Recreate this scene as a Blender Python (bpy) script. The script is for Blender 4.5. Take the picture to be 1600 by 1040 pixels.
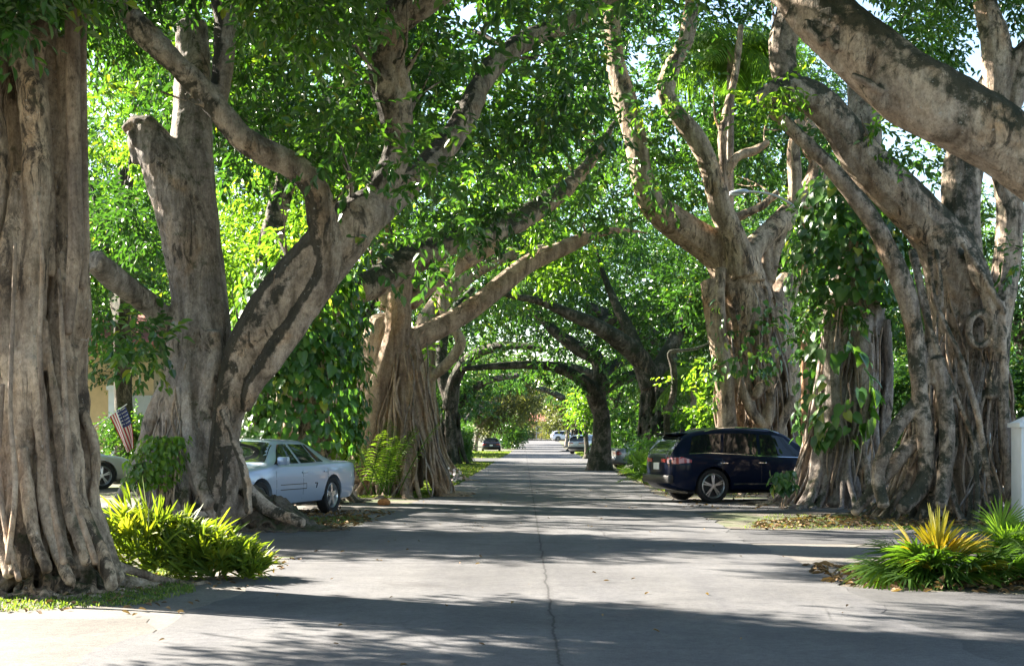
import bpy, bmesh, math, random
import numpy as np
from mathutils import Vector, Matrix

for o in list(bpy.data.objects):
    bpy.data.objects.remove(o)
SC = bpy.context.scene
COL = SC.collection
R = math.radians

# ------------------------------------------------------------------ camera
CAM_H, FPX, CX, HY = 1.55, 2222.0, 840.0, 682.0      # eye height, focal length and road vanishing point in photo pixels
cam_data = bpy.data.cameras.new("camera")
cam = bpy.data.objects.new("camera", cam_data)
COL.objects.link(cam)
cam.location = (0, 0, CAM_H)
cam.rotation_euler = (R(90), 0, 0)
cam_data.lens, cam_data.sensor_width = 50.0, 36.0
cam_data.shift_x = (800 - CX) / 1600.0
cam_data.shift_y = (HY - 520) / 1600.0
cam_data.clip_start, cam_data.clip_end = 0.1, 3000
SC.camera = cam

# ------------------------------------------------------------------ sky, sun, exposure
SUN_EL = R(29)
SUN_H = Vector((-0.88, 0.475, 0)).normalized()          # towards the sun: left of the street and ahead
world = bpy.data.worlds.new("World")
SC.world = world
world.use_nodes = True
wn = world.node_tree
wn.nodes.clear()
sky = wn.nodes.new("ShaderNodeTexSky")
sky.sky_type = 'NISHITA'
sky.sun_disc = False
sky.sun_elevation = SUN_EL
sky.sun_rotation = math.atan2(SUN_H.x, SUN_H.y)
sky.air_density, sky.dust_density, sky.ozone_density = 1.0, 1.0, 1.2
bg = wn.nodes.new("ShaderNodeBackground")
bg.inputs[1].default_value = 0.055
wo = wn.nodes.new("ShaderNodeOutputWorld")
wn.links.new(sky.outputs[0], bg.inputs[0])
wn.links.new(bg.outputs[0], wo.inputs[0])

sun_data = bpy.data.lights.new("sun", 'SUN')
sun_data.energy = 5.0
sun_data.angle = R(0.5)
sun_data.color = (1.0, 0.91, 0.79)
sun = bpy.data.objects.new("sun", sun_data)
COL.objects.link(sun)
sd = Vector((SUN_H.x * math.cos(SUN_EL), SUN_H.y * math.cos(SUN_EL), math.sin(SUN_EL)))
sun.rotation_euler = sd.to_track_quat('Z', 'Y').to_euler()
sun.location = (-30, 20, 30)

SC.view_settings.view_transform = 'Standard'
SC.view_settings.look = 'None'
SC.view_settings.exposure = 3.05
SC.view_settings.gamma = 1.0
SC.cycles.max_bounces = 8
SC.cycles.diffuse_bounces = 5
SC.cycles.transmission_bounces = 6
SC.cycles.glossy_bounces = 3
SC.cycles.use_denoising = True
SC.cycles.sample_clamp_indirect = 6.0

# ------------------------------------------------------------------ helpers
def terr(y):                                             # the street climbs a little far ahead
    t = min(max((y - 150) / 120.0, 0), 1)
    return 1.0 * t * t * (3 - 2 * t) + (max(y - 270, 0) * 0.004)
def P(px, py, Y):
    return np.array([(px - CX) / FPX * Y, Y, CAM_H + (HY - py) / FPX * Y])
def gY(py):
    return FPX * CAM_H / (py - HY)
def G(px, py):
    Y = gY(py)
    return ((px - CX) / FPX * Y, Y)

def tag(o, label=None, cat=None, group=None, kind=None):
    if label: o["label"] = label
    if cat: o["category"] = cat
    if group: o["group"] = group
    if kind: o["kind"] = kind
    return o
def empty(name, loc, rz=0, label=None, cat=None, group=None):
    o = bpy.data.objects.new(name, None)
    COL.objects.link(o)
    o.location = loc
    o.rotation_euler = (0, 0, rz)
    o.empty_display_size = 0.3
    return tag(o, label, cat, group)
def link(name, me, mat=None, parent=None):
    o = bpy.data.objects.new(name, me)
    COL.objects.link(o)
    if mat is not None:
        if len(me.materials): me.materials.clear()
        for m in (mat if isinstance(mat, (list, tuple)) else [mat]):
            me.materials.append(m)
    if parent is not None:
        o.parent = parent
    return o
def mesh_np(name, V, F, smooth=True, tint=None, midx=None):
    """V (n,3); F a list of integer arrays (m,k)"""
    me = bpy.data.meshes.new(name)
    V = np.asarray(V, dtype=np.float32)
    F = [np.asarray(f, dtype=np.int32) for f in F if len(f)]
    me.vertices.add(len(V))
    me.vertices.foreach_set("co", V.ravel())
    nl = sum(f.size for f in F)
    nf = sum(len(f) for f in F)
    me.loops.add(nl)
    me.loops.foreach_set("vertex_index", np.concatenate([f.ravel() for f in F]))
    me.polygons.add(nf)
    tot = np.concatenate([np.full(len(f), f.shape[1], dtype=np.int32) for f in F])
    start = np.concatenate([[0], np.cumsum(tot)[:-1]]).astype(np.int32)
    me.polygons.foreach_set("loop_start", start)
    me.polygons.foreach_set("use_smooth", np.full(nf, smooth))
    if midx is not None:
        me.polygons.foreach_set("material_index", np.asarray(midx, dtype=np.int32))
    me.update(calc_edges=True)
    if tint is not None:
        a = me.attributes.new("tint", 'FLOAT', 'POINT')
        a.data.foreach_set("value", np.asarray(tint, dtype=np.float32))
    return me

class MB:
    """collects simple shapes into one mesh"""
    def __init__(s): s.v, s.f = [], []
    def add(s, vs, fs):
        b = len(s.v)
        s.v += [tuple(map(float, p)) for p in vs]
        s.f += [tuple(b + i for i in f) for f in fs]
        return s
    def box(s, c, d, rz=0, M=None):
        x, y, z = [k / 2 for k in d]
        pts = [Vector(p) for p in ((-x,-y,-z),(x,-y,-z),(x,y,-z),(-x,y,-z),(-x,-y,z),(x,-y,z),(x,y,z),(-x,y,z))]
        m = Matrix.Rotation(rz, 3, 'Z') if M is None else M
        return s.add([m @ p + Vector(c) for p in pts], [(0,3,2,1),(4,5,6,7),(0,1,5,4),(1,2,6,5),(2,3,7,6),(3,0,4,7)])
    def tube(s, pts, rad, seg=10):
        V, Q, T = tube_np(pts, rad, seg)
        return s.add(V, [tuple(q) for q in Q] + [tuple(t) for t in T])
    def build(s, name, mat, parent=None, bevel=0, smooth=False, angle=35):
        me = bpy.data.meshes.new(name)
        me.from_pydata(s.v, [], s.f)
        if bevel:
            bm = bmesh.new(); bm.from_mesh(me)
            bmesh.ops.bevel(bm, geom=bm.edges[:], offset=bevel, segments=2, affect='EDGES', profile=0.5)
            bm.to_mesh(me); bm.free()
        me.update()
        if smooth or bevel:
            me.polygons.foreach_set("use_smooth", [True] * len(me.polygons))
            me.set_sharp_from_angle(angle=R(angle))
        return link(name, me, mat, parent)

def catmull(pts, n):
    """resample control rows (any width) by arc length with a Catmull-Rom curve"""
    A = np.asarray(pts, dtype=float)
    if len(A) == 2:
        t = np.linspace(0, 1, n)[:, None]
        return A[0] * (1 - t) + A[1] * t
    E = np.vstack([2 * A[0] - A[1], A, 2 * A[-1] - A[-2]])
    out = []
    for i in range(len(A) - 1):
        p0, p1, p2, p3 = E[i], E[i+1], E[i+2], E[i+3]
        t = np.linspace(0, 1, 16, endpoint=(i == len(A) - 2))[:, None]
        out.append(0.5 * ((2*p1) + (-p0+p2)*t + (2*p0-5*p1+4*p2-p3)*t*t + (-p0+3*p1-3*p2+p3)*t**3))
    D = np.vstack(out)
    L = np.concatenate([[0], np.cumsum(np.linalg.norm(np.diff(D[:, :3], axis=0), axis=1))])
    q = np.linspace(0, L[-1], n)
    return np.stack([np.interp(q, L, D[:, k]) for k in range(D.shape[1])], axis=1)

def tube_np(pts, rad, seg=12, flute=0.0, rng=None):
    Pn = np.asarray(pts, dtype=float)
    n = len(Pn)
    rad = np.broadcast_to(np.asarray(rad, dtype=float), (n,))
    T = np.gradient(Pn, axis=0)
    T /= np.linalg.norm(T, axis=1)[:, None] + 1e-9
    a = np.array([0, 0, 1.0]) if abs(T[0][2]) < .9 else np.array([1.0, 0, 0])
    u = np.cross(T[0], a); u /= np.linalg.norm(u)
    U = []
    for i in range(n):
        u = u - T[i] * np.dot(u, T[i]); u /= np.linalg.norm(u) + 1e-9
        U.append(u.copy())
    U = np.array(U); W = np.cross(T, U)
    th = np.linspace(0, 2*np.pi, seg, endpoint=False)
    k = np.ones((n, seg))
    if flute and rng is not None:
        s = np.linspace(0, 1, n)[:, None]
        for m in (2, 3, 5):
            k += flute * rng.uniform(.4, 1) * np.sin(m*th[None] + rng.uniform(0, 6.28) + s*rng.uniform(-4, 4)) / (m*.5)
        k += flute * .5 * np.sin(s * n * rng.uniform(.3, .6) + rng.uniform(0, 6))
    V = Pn[:, None, :] + (U[:, None, :]*np.cos(th)[None, :, None] + W[:, None, :]*np.sin(th)[None, :, None]) * (rad[:, None]*k)[..., None]
    V = V.reshape(-1, 3)
    i = np.arange(n-1)[:, None]*seg; j = np.arange(seg)[None]; j2 = (j+1) % seg
    Q = np.stack([i+j, i+j2, i+seg+j2, i+seg+j], axis=-1).reshape(-1, 4)
    V = np.vstack([V, Pn[0]-T[0]*rad[0]*.3, Pn[-1]+T[-1]*rad[-1]*.5])
    b = n*seg; jj = np.arange(seg)
    T1 = np.stack([np.full(seg, b), (jj+1) % seg, jj], axis=-1)
    T2 = np.stack([np.full(seg, b+1), (n-1)*seg+jj, (n-1)*seg+(jj+1) % seg], axis=-1)
    return V, Q, np.vstack([T1, T2])

# ------------------------------------------------------------------ materials
def new_mat(name):
    m = bpy.data.materials.new(name)
    m.use_nodes = True
    nt = m.node_tree
    nt.nodes.clear()
    out = nt.nodes.new("ShaderNodeOutputMaterial")
    b = nt.nodes.new("ShaderNodeBsdfPrincipled")
    nt.links.new(b.outputs[0], out.inputs[0])
    return m, nt, b, out
def N(nt, kind, **kw):
    n = nt.nodes.new("ShaderNode" + kind)
    for k, v in kw.items():
        if k.startswith("i_"): n.inputs[k[2:]].default_value = v
        else: setattr(n, k, v)
    return n
def ramp(nt, stops, src=None):
    r = nt.nodes.new("ShaderNodeValToRGB")
    cr = r.color_ramp
    while len(cr.elements) < len(stops): cr.elements.new(0.5)
    for e, (p, c) in zip(cr.elements, stops):
        e.position = p; e.color = (*c, 1) if len(c) == 3 else c
    if src is not None: nt.links.new(src, r.inputs[0])
    return r
def mixc(nt, fac, a, b, mode='MIX'):
    m = nt.nodes.new("ShaderNodeMix"); m.data_type = 'RGBA'; m.blend_type = mode
    for sock, v in ((m.inputs[0], fac), (m.inputs[6], a), (m.inputs[7], b)):
        if hasattr(v, "is_linked"): nt.links.new(v, sock)
        elif isinstance(v, (int, float)): sock.default_value = v
        else: sock.default_value = (*v, 1)
    return m.outputs[2]
def coords(nt, scale=(1, 1, 1), kind="Object"):
    tc = nt.nodes.new("ShaderNodeTexCoord")
    mp = nt.nodes.new("ShaderNodeMapping")
    mp.inputs['Scale'].default_value = scale
    nt.links.new(tc.outputs[kind], mp.inputs[0])
    return mp.outputs[0]
def noise(nt, vec, scale, detail=5, rough=.55, dist=0):
    n = nt.nodes.new("ShaderNodeTexNoise")
    n.inputs['Scale'].default_value = scale
    n.inputs['Detail'].default_value = detail
    n.inputs['Roughness'].default_value = rough
    n.inputs['Distortion'].default_value = dist
    nt.links.new(vec, n.inputs['Vector'])
    return n.outputs[0]
def bump(nt, b, h, strength=.5, dist=.02, prev=None):
    k = nt.nodes.new("ShaderNodeBump")
    k.inputs['Strength'].default_value = strength
    k.inputs['Distance'].default_value = dist
    nt.links.new(h, k.inputs['Height'])
    if prev is not None: nt.links.new(prev, k.inputs['Normal'])
    nt.links.new(k.outputs[0], b.inputs['Normal'])
    return k.outputs[0]

def bark(name, pale, mid, dark, moss=(.045, .055, .022), dark_amt=.5, moss_amt=.62, speck=True, scale=1.0, topmoss=.16, side_moss_shade=0):
    m, nt, b, out = new_mat(name)
    st = coords(nt, (scale, scale, scale*.22))
    iso = coords(nt, (scale, scale, scale))
    n1 = noise(nt, st, 3.2, 7, .66, .6)
    n2 = noise(nt, iso, 1.1, 6, .62, .4)
    n3 = noise(nt, coords(nt, (scale, scale, scale*.35)), 4.2, 9, .74, 1.4)
    n4 = noise(nt, iso, 2.6, 9, .72, .3)
    n6 = noise(nt, iso, 11, 7, .7, .2)
    c = ramp(nt, [(.36, mid), (.6, pale)], n1).outputs[0]
    warm = ramp(nt, [(.38, (.86, .9, .98)), (.55, (1, 1, 1)), (.7, (1.0, .80, .60))], n2).outputs[0]
    c = mixc(nt, .9, c, warm, 'MULTIPLY')
    c = mixc(nt, 1, c, ramp(nt, [(.3, (.62, .60, .58)), (.6, (1.1, 1.1, 1.1))], n6).outputs[0], 'MULTIPLY')
    n7 = noise(nt, coords(nt, (scale, scale, scale*.6)), 42, 5, .75, .3)
    c = mixc(nt, 1, c, ramp(nt, [(.34, (.62, .60, .58)), (.5, (1, 1, 1)), (.68, (1.12, 1.12, 1.12))], n7).outputs[0], 'MULTIPLY')
    f = ramp(nt, [(dark_amt+.02, (0, 0, 0)), (dark_amt+.09, (1, 1, 1))], n3).outputs[0]
    f2 = ramp(nt, [(.42, (0, 0, 0)), (.56, (1, 1, 1))], n2).outputs[0]
    ff = mixc(nt, 1.0, f, f2, 'MULTIPLY')
    fm = mixc(nt, .85, (0, 0, 0), ff)
    c = mixc(nt, fm, c, dark)
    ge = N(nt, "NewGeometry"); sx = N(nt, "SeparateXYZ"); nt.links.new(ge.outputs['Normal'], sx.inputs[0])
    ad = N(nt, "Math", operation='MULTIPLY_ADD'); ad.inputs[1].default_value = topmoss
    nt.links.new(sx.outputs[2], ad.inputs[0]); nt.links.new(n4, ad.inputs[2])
    if side_moss_shade:  # left-facing bark darkened: moss, plus the trunk's deeper shade painted in
        ad2 = N(nt, "Math", operation='MULTIPLY_ADD'); ad2.inputs[1].default_value = -side_moss_shade
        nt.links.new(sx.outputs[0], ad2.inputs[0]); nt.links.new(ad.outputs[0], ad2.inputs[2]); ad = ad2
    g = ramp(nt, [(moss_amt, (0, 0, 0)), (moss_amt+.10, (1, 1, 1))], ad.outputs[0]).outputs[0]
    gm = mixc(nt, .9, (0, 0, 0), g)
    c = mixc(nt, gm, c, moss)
    if speck:
        n5 = noise(nt, iso, 20, 3, .6)
        s = ramp(nt, [(.66, (0, 0, 0)), (.71, (1, 1, 1))], n5).outputs[0]
        sm = mixc(nt, .5, (0, 0, 0), s)
        c = mixc(nt, sm, c, (.50, .48, .44))
    nt.links.new(c, b.inputs['Base Color'])
    b.inputs['Roughness'].default_value = .85
    b.inputs['Specular IOR Level'].default_value = .25
    hb = noise(nt, coords(nt, (scale*9, scale*9, scale*1.6)), 1.6, 9, .7, .8)
    p = bump(nt, b, hb, .9, .05)
    p = bump(nt, b, n3, .5, .05, p)
    hb2 = noise(nt, iso, 34, 6, .72)
    bump(nt, b, hb2, .6, .018, p)
    return m

M = {}
M['bark'] = bark("banyan_bark", (.60, .45, .31), (.20, .138, .088), (.028, .022, .018), dark_amt=.46)
M['bark_grey'] = bark("grey_banyan_bark", (.46, .39, .33), (.17, .14, .115), (.035, .03, .025), moss_amt=.58)
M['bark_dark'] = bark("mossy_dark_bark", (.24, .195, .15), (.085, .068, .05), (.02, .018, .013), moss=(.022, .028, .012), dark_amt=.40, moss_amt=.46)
M['bark_root'] = bark("root_bark", (.48, .36, .255), (.18, .126, .086), (.04, .028, .02), dark_amt=.55, moss_amt=.66, speck=False)
M['bark_limb'] = bark("mossy_limb_bark", (.55, .43, .32), (.19, .138, .097), (.03, .026, .02), moss=(.028, .032, .018), moss_amt=.50, topmoss=.22)
M['bark_lean'] = bark("moss_and_shade_sided_bark", (.56, .435, .33), (.19, .14, .10), (.03, .026, .02), moss=(.022, .022, .014), moss_amt=.50, topmoss=.15, side_moss_shade=.36)  # leaning trunk: dark left side is part moss, part painted shade
M['bark_mound'] = bark("root_mound_bark", (.16, .13, .10), (.08, .065, .05), (.02, .017, .013), dark_amt=.5, moss_amt=.6, speck=False)

def leafmat(name, stops, trans=.38, tcol=1.9, rough=.38, spec=.5, yellow=(1.0, 1.0, .35)):
    m, nt, b, out = new_mat(name)
    at = N(nt, "Attribute", attribute_name="tint")
    c = ramp(nt, stops, at.outputs['Fac'])
    nt.links.new(c.outputs[0], b.inputs['Base Color'])
    b.inputs['Roughness'].default_value = rough
    b.inputs['Specular IOR Level'].default_value = spec
    t = N(nt, "BsdfTranslucent")
    tc = mixc(nt, 1.0, c.outputs[0], tuple(tcol*k for k in yellow), 'MULTIPLY')
    nt.links.new(tc, t.inputs[0])
    mx = N(nt, "MixShader")
    mx.inputs[0].default_value = trans
    nt.links.new(b.outputs[0], mx.inputs[1])
    nt.links.new(t.outputs[0], mx.inputs[2])
    nt.links.new(mx.outputs[0], out.inputs[0])
    return m
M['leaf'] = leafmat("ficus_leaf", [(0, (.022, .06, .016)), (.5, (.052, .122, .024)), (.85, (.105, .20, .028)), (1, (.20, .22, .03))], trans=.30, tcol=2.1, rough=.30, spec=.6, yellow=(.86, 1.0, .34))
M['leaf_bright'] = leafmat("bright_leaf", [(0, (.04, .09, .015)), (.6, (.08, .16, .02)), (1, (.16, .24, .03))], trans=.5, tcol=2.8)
M['leaf_oak'] = leafmat("oak_leaf", [(0, (.045, .06, .025)), (.6, (.10, .12, .05)), (1, (.20, .20, .08))], trans=.4, tcol=1.8)
M['leaf_vine'] = leafmat("vine_leaf", [(0, (.025, .07, .018)), (.6, (.05, .13, .03)), (.9, (.10, .20, .04)), (1, (.26, .30, .06))], trans=.35, tcol=2.2, rough=.3)
M['leaf_palm'] = leafmat("palm_leaf", [(0, (.03, .07, .015)), (.6, (.07, .14, .02)), (1, (.14, .22, .03))], trans=.45, tcol=2.6, rough=.6, spec=.25)
M['leaf_yellow'] = leafmat("yellow_palm_leaf", [(0, (.20, .20, .02)), (.6, (.46, .36, .02)), (1, (.5, .26, .03))], trans=.35, tcol=1.3)
M['leaf_dead'] = leafmat("dead_leaf", [(0, (.07, .045, .025)), (.5, (.16, .10, .05)), (1, (.30, .20, .10))], trans=.15, tcol=1.2, rough=.8, spec=.2)
M['leaf_strap'] = leafmat("strappy_palm_leaf", [(0, (.05, .09, .015)), (.5, (.14, .20, .02)), (1, (.32, .32, .04))], trans=.4, tcol=1.9, rough=.55, spec=.3)
M['grass'] = leafmat("grass_blade", [(0, (.05, .09, .02)), (.6, (.10, .16, .03)), (1, (.22, .22, .08))], trans=.35, tcol=2.0, rough=.6, spec=.2)

def plain(name, col, rough=.5, metal=0, spec=.5, coat=0, emit=0, var=0, vscale=4):
    m, nt, b, out = new_mat(name)
    if var:
        n = noise(nt, coords(nt), vscale, 6, .6)
        c = ramp(nt, [(.3, tuple(k*(1-var) for k in col)), (.7, tuple(min(1, k*(1+var)) for k in col))], n)
        nt.links.new(c.outputs[0], b.inputs['Base Color'])
        bump(nt, b, n, .2, .01)
    else:
        b.inputs['Base Color'].default_value = (*col, 1)
    b.inputs['Roughness'].default_value = rough
    b.inputs['Metallic'].default_value = metal
    b.inputs['Specular IOR Level'].default_value = spec
    b.inputs['Coat Weight'].default_value = coat; b.inputs['Coat IOR'].default_value = 1.4
    b.inputs['Coat Roughness'].default_value = .04
    return m
# ------------------------------------------------------------------ ground, road, pavements
def ground_mat():
    m, nt, b, out = new_mat("ground_soil_and_grass")
    v = coords(nt)
    n1 = noise(nt, v, .45, 6, .6, .3); n2 = noise(nt, v, 6, 8, .7); n3 = noise(nt, v, 60, 3, .6)
    soil = ramp(nt, [(.3, (.055, .042, .030)), (.55, (.115, .095, .072)), (.75, (.19, .165, .135))], n2).outputs[0]
    gr = ramp(nt, [(.3, (.045, .07, .02)), (.7, (.10, .13, .035))], n2).outputs[0]
    f = ramp(nt, [(.44, (0, 0, 0)), (.6, (1, 1, 1))], n1).outputs[0]
    c = mixc(nt, f, soil, gr)
    g = ramp(nt, [(.35, (.6, .6, .6)), (.65, (1.25, 1.25, 1.25))], n3).outputs[0]
    c = mixc(nt, 1, c, g, 'MULTIPLY')
    nt.links.new(c, b.inputs['Base Color'])
    b.inputs['Roughness'].default_value = .95
    bump(nt, b, n2, .7, .06)
    return m
def asphalt_mat(name, base, crack=True, warm=1.0):
    m, nt, b, out = new_mat(name)
    v = coords(nt)
    n1 = noise(nt, v, .35, 5, .6, .2); n2 = noise(nt, v, 3.0, 7, .65); n3 = noise(nt, v, 90, 3, .6)
    lo = tuple(k*.66 for k in base); hi = tuple(min(1, k*1.22) for k in base)
    c = ramp(nt, [(.3, lo), (.7, hi)], n1).outputs[0]
    c = mixc(nt, 1, c, ramp(nt, [(.3, (.82, .82, .82)), (.7, (1.14, 1.12, 1.09))], n2).outputs[0], 'MULTIPLY')
    c = mixc(nt, 1, c, ramp(nt, [(.3, (.62, .62, .62)), (.7, (1.35, 1.35, 1.35))], n3).outputs[0], 'MULTIPLY')
    n9 = noise(nt, v, 15, 9, .8, .2)
    c = mixc(nt, 1, c, ramp(nt, [(.34, (.70, .70, .71)), (.5, (1, 1, 1)), (.66, (1.2, 1.19, 1.17))], n9).outputs[0], 'MULTIPLY')
    n10 = noise(nt, v, .9, 4, .5, .8)
    c = mixc(nt, 1, c, ramp(nt, [(.62, (1, 1, 1)), (.70, (.76, .75, .75))], n10).outputs[0], 'MULTIPLY')
    streak = noise(nt, coords(nt, (1.6, .12, 1)), 1.0, 5, .6)
    c = mixc(nt, 1, c, ramp(nt, [(.35, (.88, .88, .9)), (.6, (1.06, 1.05, 1.03))], streak).outputs[0], 'MULTIPLY')
    if crack:
        sx = N(nt, "SeparateXYZ"); nt.links.new(v, sx.inputs[0])
        w = noise(nt, coords(nt, (0, 1, 0)), 1.3, 7, .72)
        ma = N(nt, "Math", operation='MULTIPLY_ADD'); ma.inputs[1].default_value = .17; ma.inputs[2].default_value = -.08
        nt.links.new(w, ma.inputs[0])
        sl = N(nt, "Math", operation='MULTIPLY_ADD'); sl.inputs[1].default_value = -.010; sl.inputs[2].default_value = .24
        nt.links.new(sx.outputs[1], sl.inputs[0])
        a = N(nt, "Math", operation='ADD'); nt.links.new(ma.outputs[0], a.inputs[0]); nt.links.new(sl.outputs[0], a.inputs[1])
        d = N(nt, "Math", operation='SUBTRACT'); nt.links.new(sx.outputs[0], d.inputs[0]); nt.links.new(a.outputs[0], d.inputs[1])
        ab = N(nt, "Math", operation='ABSOLUTE'); nt.links.new(d.outputs[0], ab.inputs[0])
        cr = ramp(nt, [(.0, (.3, .3, .3)), (.007, (.42, .42, .42)), (.016, (.88, .88, .88)), (.06, (1, 1, 1))], ab.outputs[0]).outputs[0]
        c = mixc(nt, 1, c, cr, 'MULTIPLY')
        # a paving seam across the left lane, and darker tyre paths along each lane
        sy = N(nt, "Math", operation='MULTIPLY_ADD'); sy.inputs[1].default_value = .25; nt.links.new(w2 := noise(nt, coords(nt, (1, 0, 0)), 1.1, 5, .7), sy.inputs[0]); nt.links.new(sx.outputs[1], sy.inputs[2])
        sd_ = N(nt, "Math", operation='SUBTRACT'); sd_.inputs[1].default_value = 17.45; nt.links.new(sy.outputs[0], sd_.inputs[0])
        sa = N(nt, "Math", operation='ABSOLUTE'); nt.links.new(sd_.outputs[0], sa.inputs[0])
        seam = ramp(nt, [(0, (.55, .55, .55)), (.02, (.7, .7, .7)), (.05, (1, 1, 1))], sa.outputs[0]).outputs[0]
        left = ramp(nt, [(.0, (1, 1, 1)), (.01, (0, 0, 0))], sx.outputs[0]).outputs[0]
        c = mixc(nt, left, c, mixc(nt, 1, c, seam, 'MULTIPLY'))
        # old patches of finer cracking
        vo = N(nt, "TexVoronoi", feature='DISTANCE_TO_EDGE'); vo.inputs['Scale'].default_value = .33
        wv = N(nt, "Vector" + "Math", operation='ADD') if False else None
        dist = noise(nt, v, 1.5, 5, .7)
        mp = mixc(nt, .12, v, dist, 'ADD')
        nt.links.new(mp, vo.inputs['Vector'])
        hair = ramp(nt, [(0, (.45, .45, .45)), (.006, (1, 1, 1))], vo.outputs['Distance']).outputs[0]
        keep = ramp(nt, [(.5, (0, 0, 0)), (.62, (1, 1, 1))], n1).outputs[0]
        hc = mixc(nt, keep, (1, 1, 1), hair)
        c = mixc(nt, 1, c, hc, 'MULTIPLY')
    if warm != 1:
        c = mixc(nt, 1, c, (warm, 1, 1/warm), 'MULTIPLY')
    nt.links.new(c, b.inputs['Base Color'])
    b.inputs['Roughness'].default_value = .88
    b.inputs['Specular IOR Level'].default_value = .3
    p = bump(nt, b, n3, .5, .008)
    bump(nt, b, n2, .25, .02, p)
    return m
M['ground'] = ground_mat()
M['road'] = asphalt_mat("worn_asphalt", (.100, .102, .107))
M['drive'] = asphalt_mat("driveway_asphalt", (.077, .079, .083), crack=False)
M['concrete'] = asphalt_mat("pale_concrete", (.122, .115, .104), crack=False)
M['gravel'] = asphalt_mat("gravel_verge", (.165, .155, .14), crack=False)

YR = [-40, -10, 0, 10, 20, 40, 60, 80, 100, 125] + list(range(150, 280, 8)) + [300, 400, 600, 1000, 1600]
XR = [-900, -200, -60, -20, -6, 0, 6, 20, 60, 200, 900]
gv = [(x, y, terr(y)) for y in YR for x in XR]
nx = len(XR)
gf = [[i*nx+j, i*nx+j+1, (i+1)*nx+j+1, (i+1)*nx+j] for i in range(len(YR)-1) for j in range(nx-1)]
g = link("ground", mesh_np("ground", gv, [gf], False), M['ground']); tag(g, kind="structure")

rr = random.Random(4)
def sheet(name, ring, z, mat, kind="structure"):
    """flat outline at height z, its edge a little ragged"""
    pts = []
    for (x0, y0), (x1, y1) in zip(ring, ring[1:] + ring[:1]):
        n = max(1, int(math.hypot(x1-x0, y1-y0) / .22)) if abs(x0) < 20 and y0 < 60 else 1
        for k in range(n):
            t = k / n
            j = .05 if n > 1 else 0
            pts.append((x0+(x1-x0)*t+rr.uniform(-j, j), y0+(y1-y0)*t+rr.uniform(-j, j), z))
    me = bpy.data.meshes.new(name)
    me.from_pydata(pts, [], [list(range(len(pts)))])
    if me.polygons[0].normal.z < 0: me.flip_normals()
    o = link(name, me, mat)
    return tag(o, kind=kind)
# road: a strip with ragged edges
ys = list(np.arange(-8, 60, .3)) + list(range(60, 150, 3)) + [y for y in YR if 150 <= y <= 300]
rv, rf = [], []
ph = [rr.uniform(0, 6) for _ in range(8)]
for i, y in enumerate(ys):
    wl = .07*math.sin(y*.9+ph[0]) + .05*math.sin(y*2.3+ph[1]) + rr.uniform(-.05, .05)
    wr = .08*math.sin(y*.7+ph[2]) + .05*math.sin(y*2.9+ph[3]) + rr.uniform(-.05, .05)
    t = min(max((y-28)/22, 0), 1)
    rv += [(-3.05 + .45*t + wl, y, terr(y)+.012), (0, y, terr(y)+.012), (3.15 + .2*t + wr, y, terr(y)+.012)]
for i in range(len(ys)-1):
    a = 3*i
    rf += [[a, a+1, a+4, a+3], [a+1, a+2, a+5, a+4]]
o = link("road", mesh_np("road", rv, [rf], False), M['road']); tag(o, kind="structure")
sheet("side_road", [(2.7, 3), (60, 1), (60, 13.6), (9, 13.7), (5.2, 13.8), (3.6, 14.3), (2.7, 15.2)], .008, M['drive'])
sheet("driveway", [(2.7, 20.6), (16, 20.2), (16, 23.2), (2.7, 23.6)], .008, M['drive'])
sheet("parking_apron", [(2.7, 28.4), (3.6, 29.2), (14, 28.6), (14, 32.0), (9, 36.5), (3.0, 35.0), (2.7, 33)], .008, M['drive'])
sheet("side_driveway", [(-2.7, 18.2), (-4.6, 18.9), (-20, 19.0), (-20, 22.6), (-5.2, 22.8), (-2.7, 25.0)], .008, M['drive'])
sheet("pavement", [(-3.02, 4), (-3.0, 9.0), (-2.92, 11.0), (-3.3, 12.05), (-6.2, 12.1), (-14, 12.2), (-14, 4)], .008, M['concrete'])
sheet("gravel_verge", [(-2.7, 10.9), (-2.7, 18.3), (-4.2, 18.0), (-4.1, 14.5), (-4.8, 13.2), (-9, 12.8), (-9, 11.9), (-4, 11.9)], .004, M['gravel'])
sheet("gravel_drive", [(-2.6, 26), (-3.6, 28), (-5, 27), (-8, 26), (-14, 27), (-14, 33), (-3.4, 33.2), (-2.4, 31)], .004, M['gravel'])
sheet("gravel_patch", [(2.8, 15.2), (4.0, 15.0), (5.2, 16.5), (5, 20.4), (2.8, 20.8)], .004, M['gravel'])
sheet("cross_street", [(-80, 88), (80, 88), (80, 101), (-80, 101)], .008, M['drive'])
far_cross = sheet("far_street", [(-120, 246), (120, 246), (120, 262), (-120, 262)], terr(246)+.25, M['concrete'])

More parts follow.
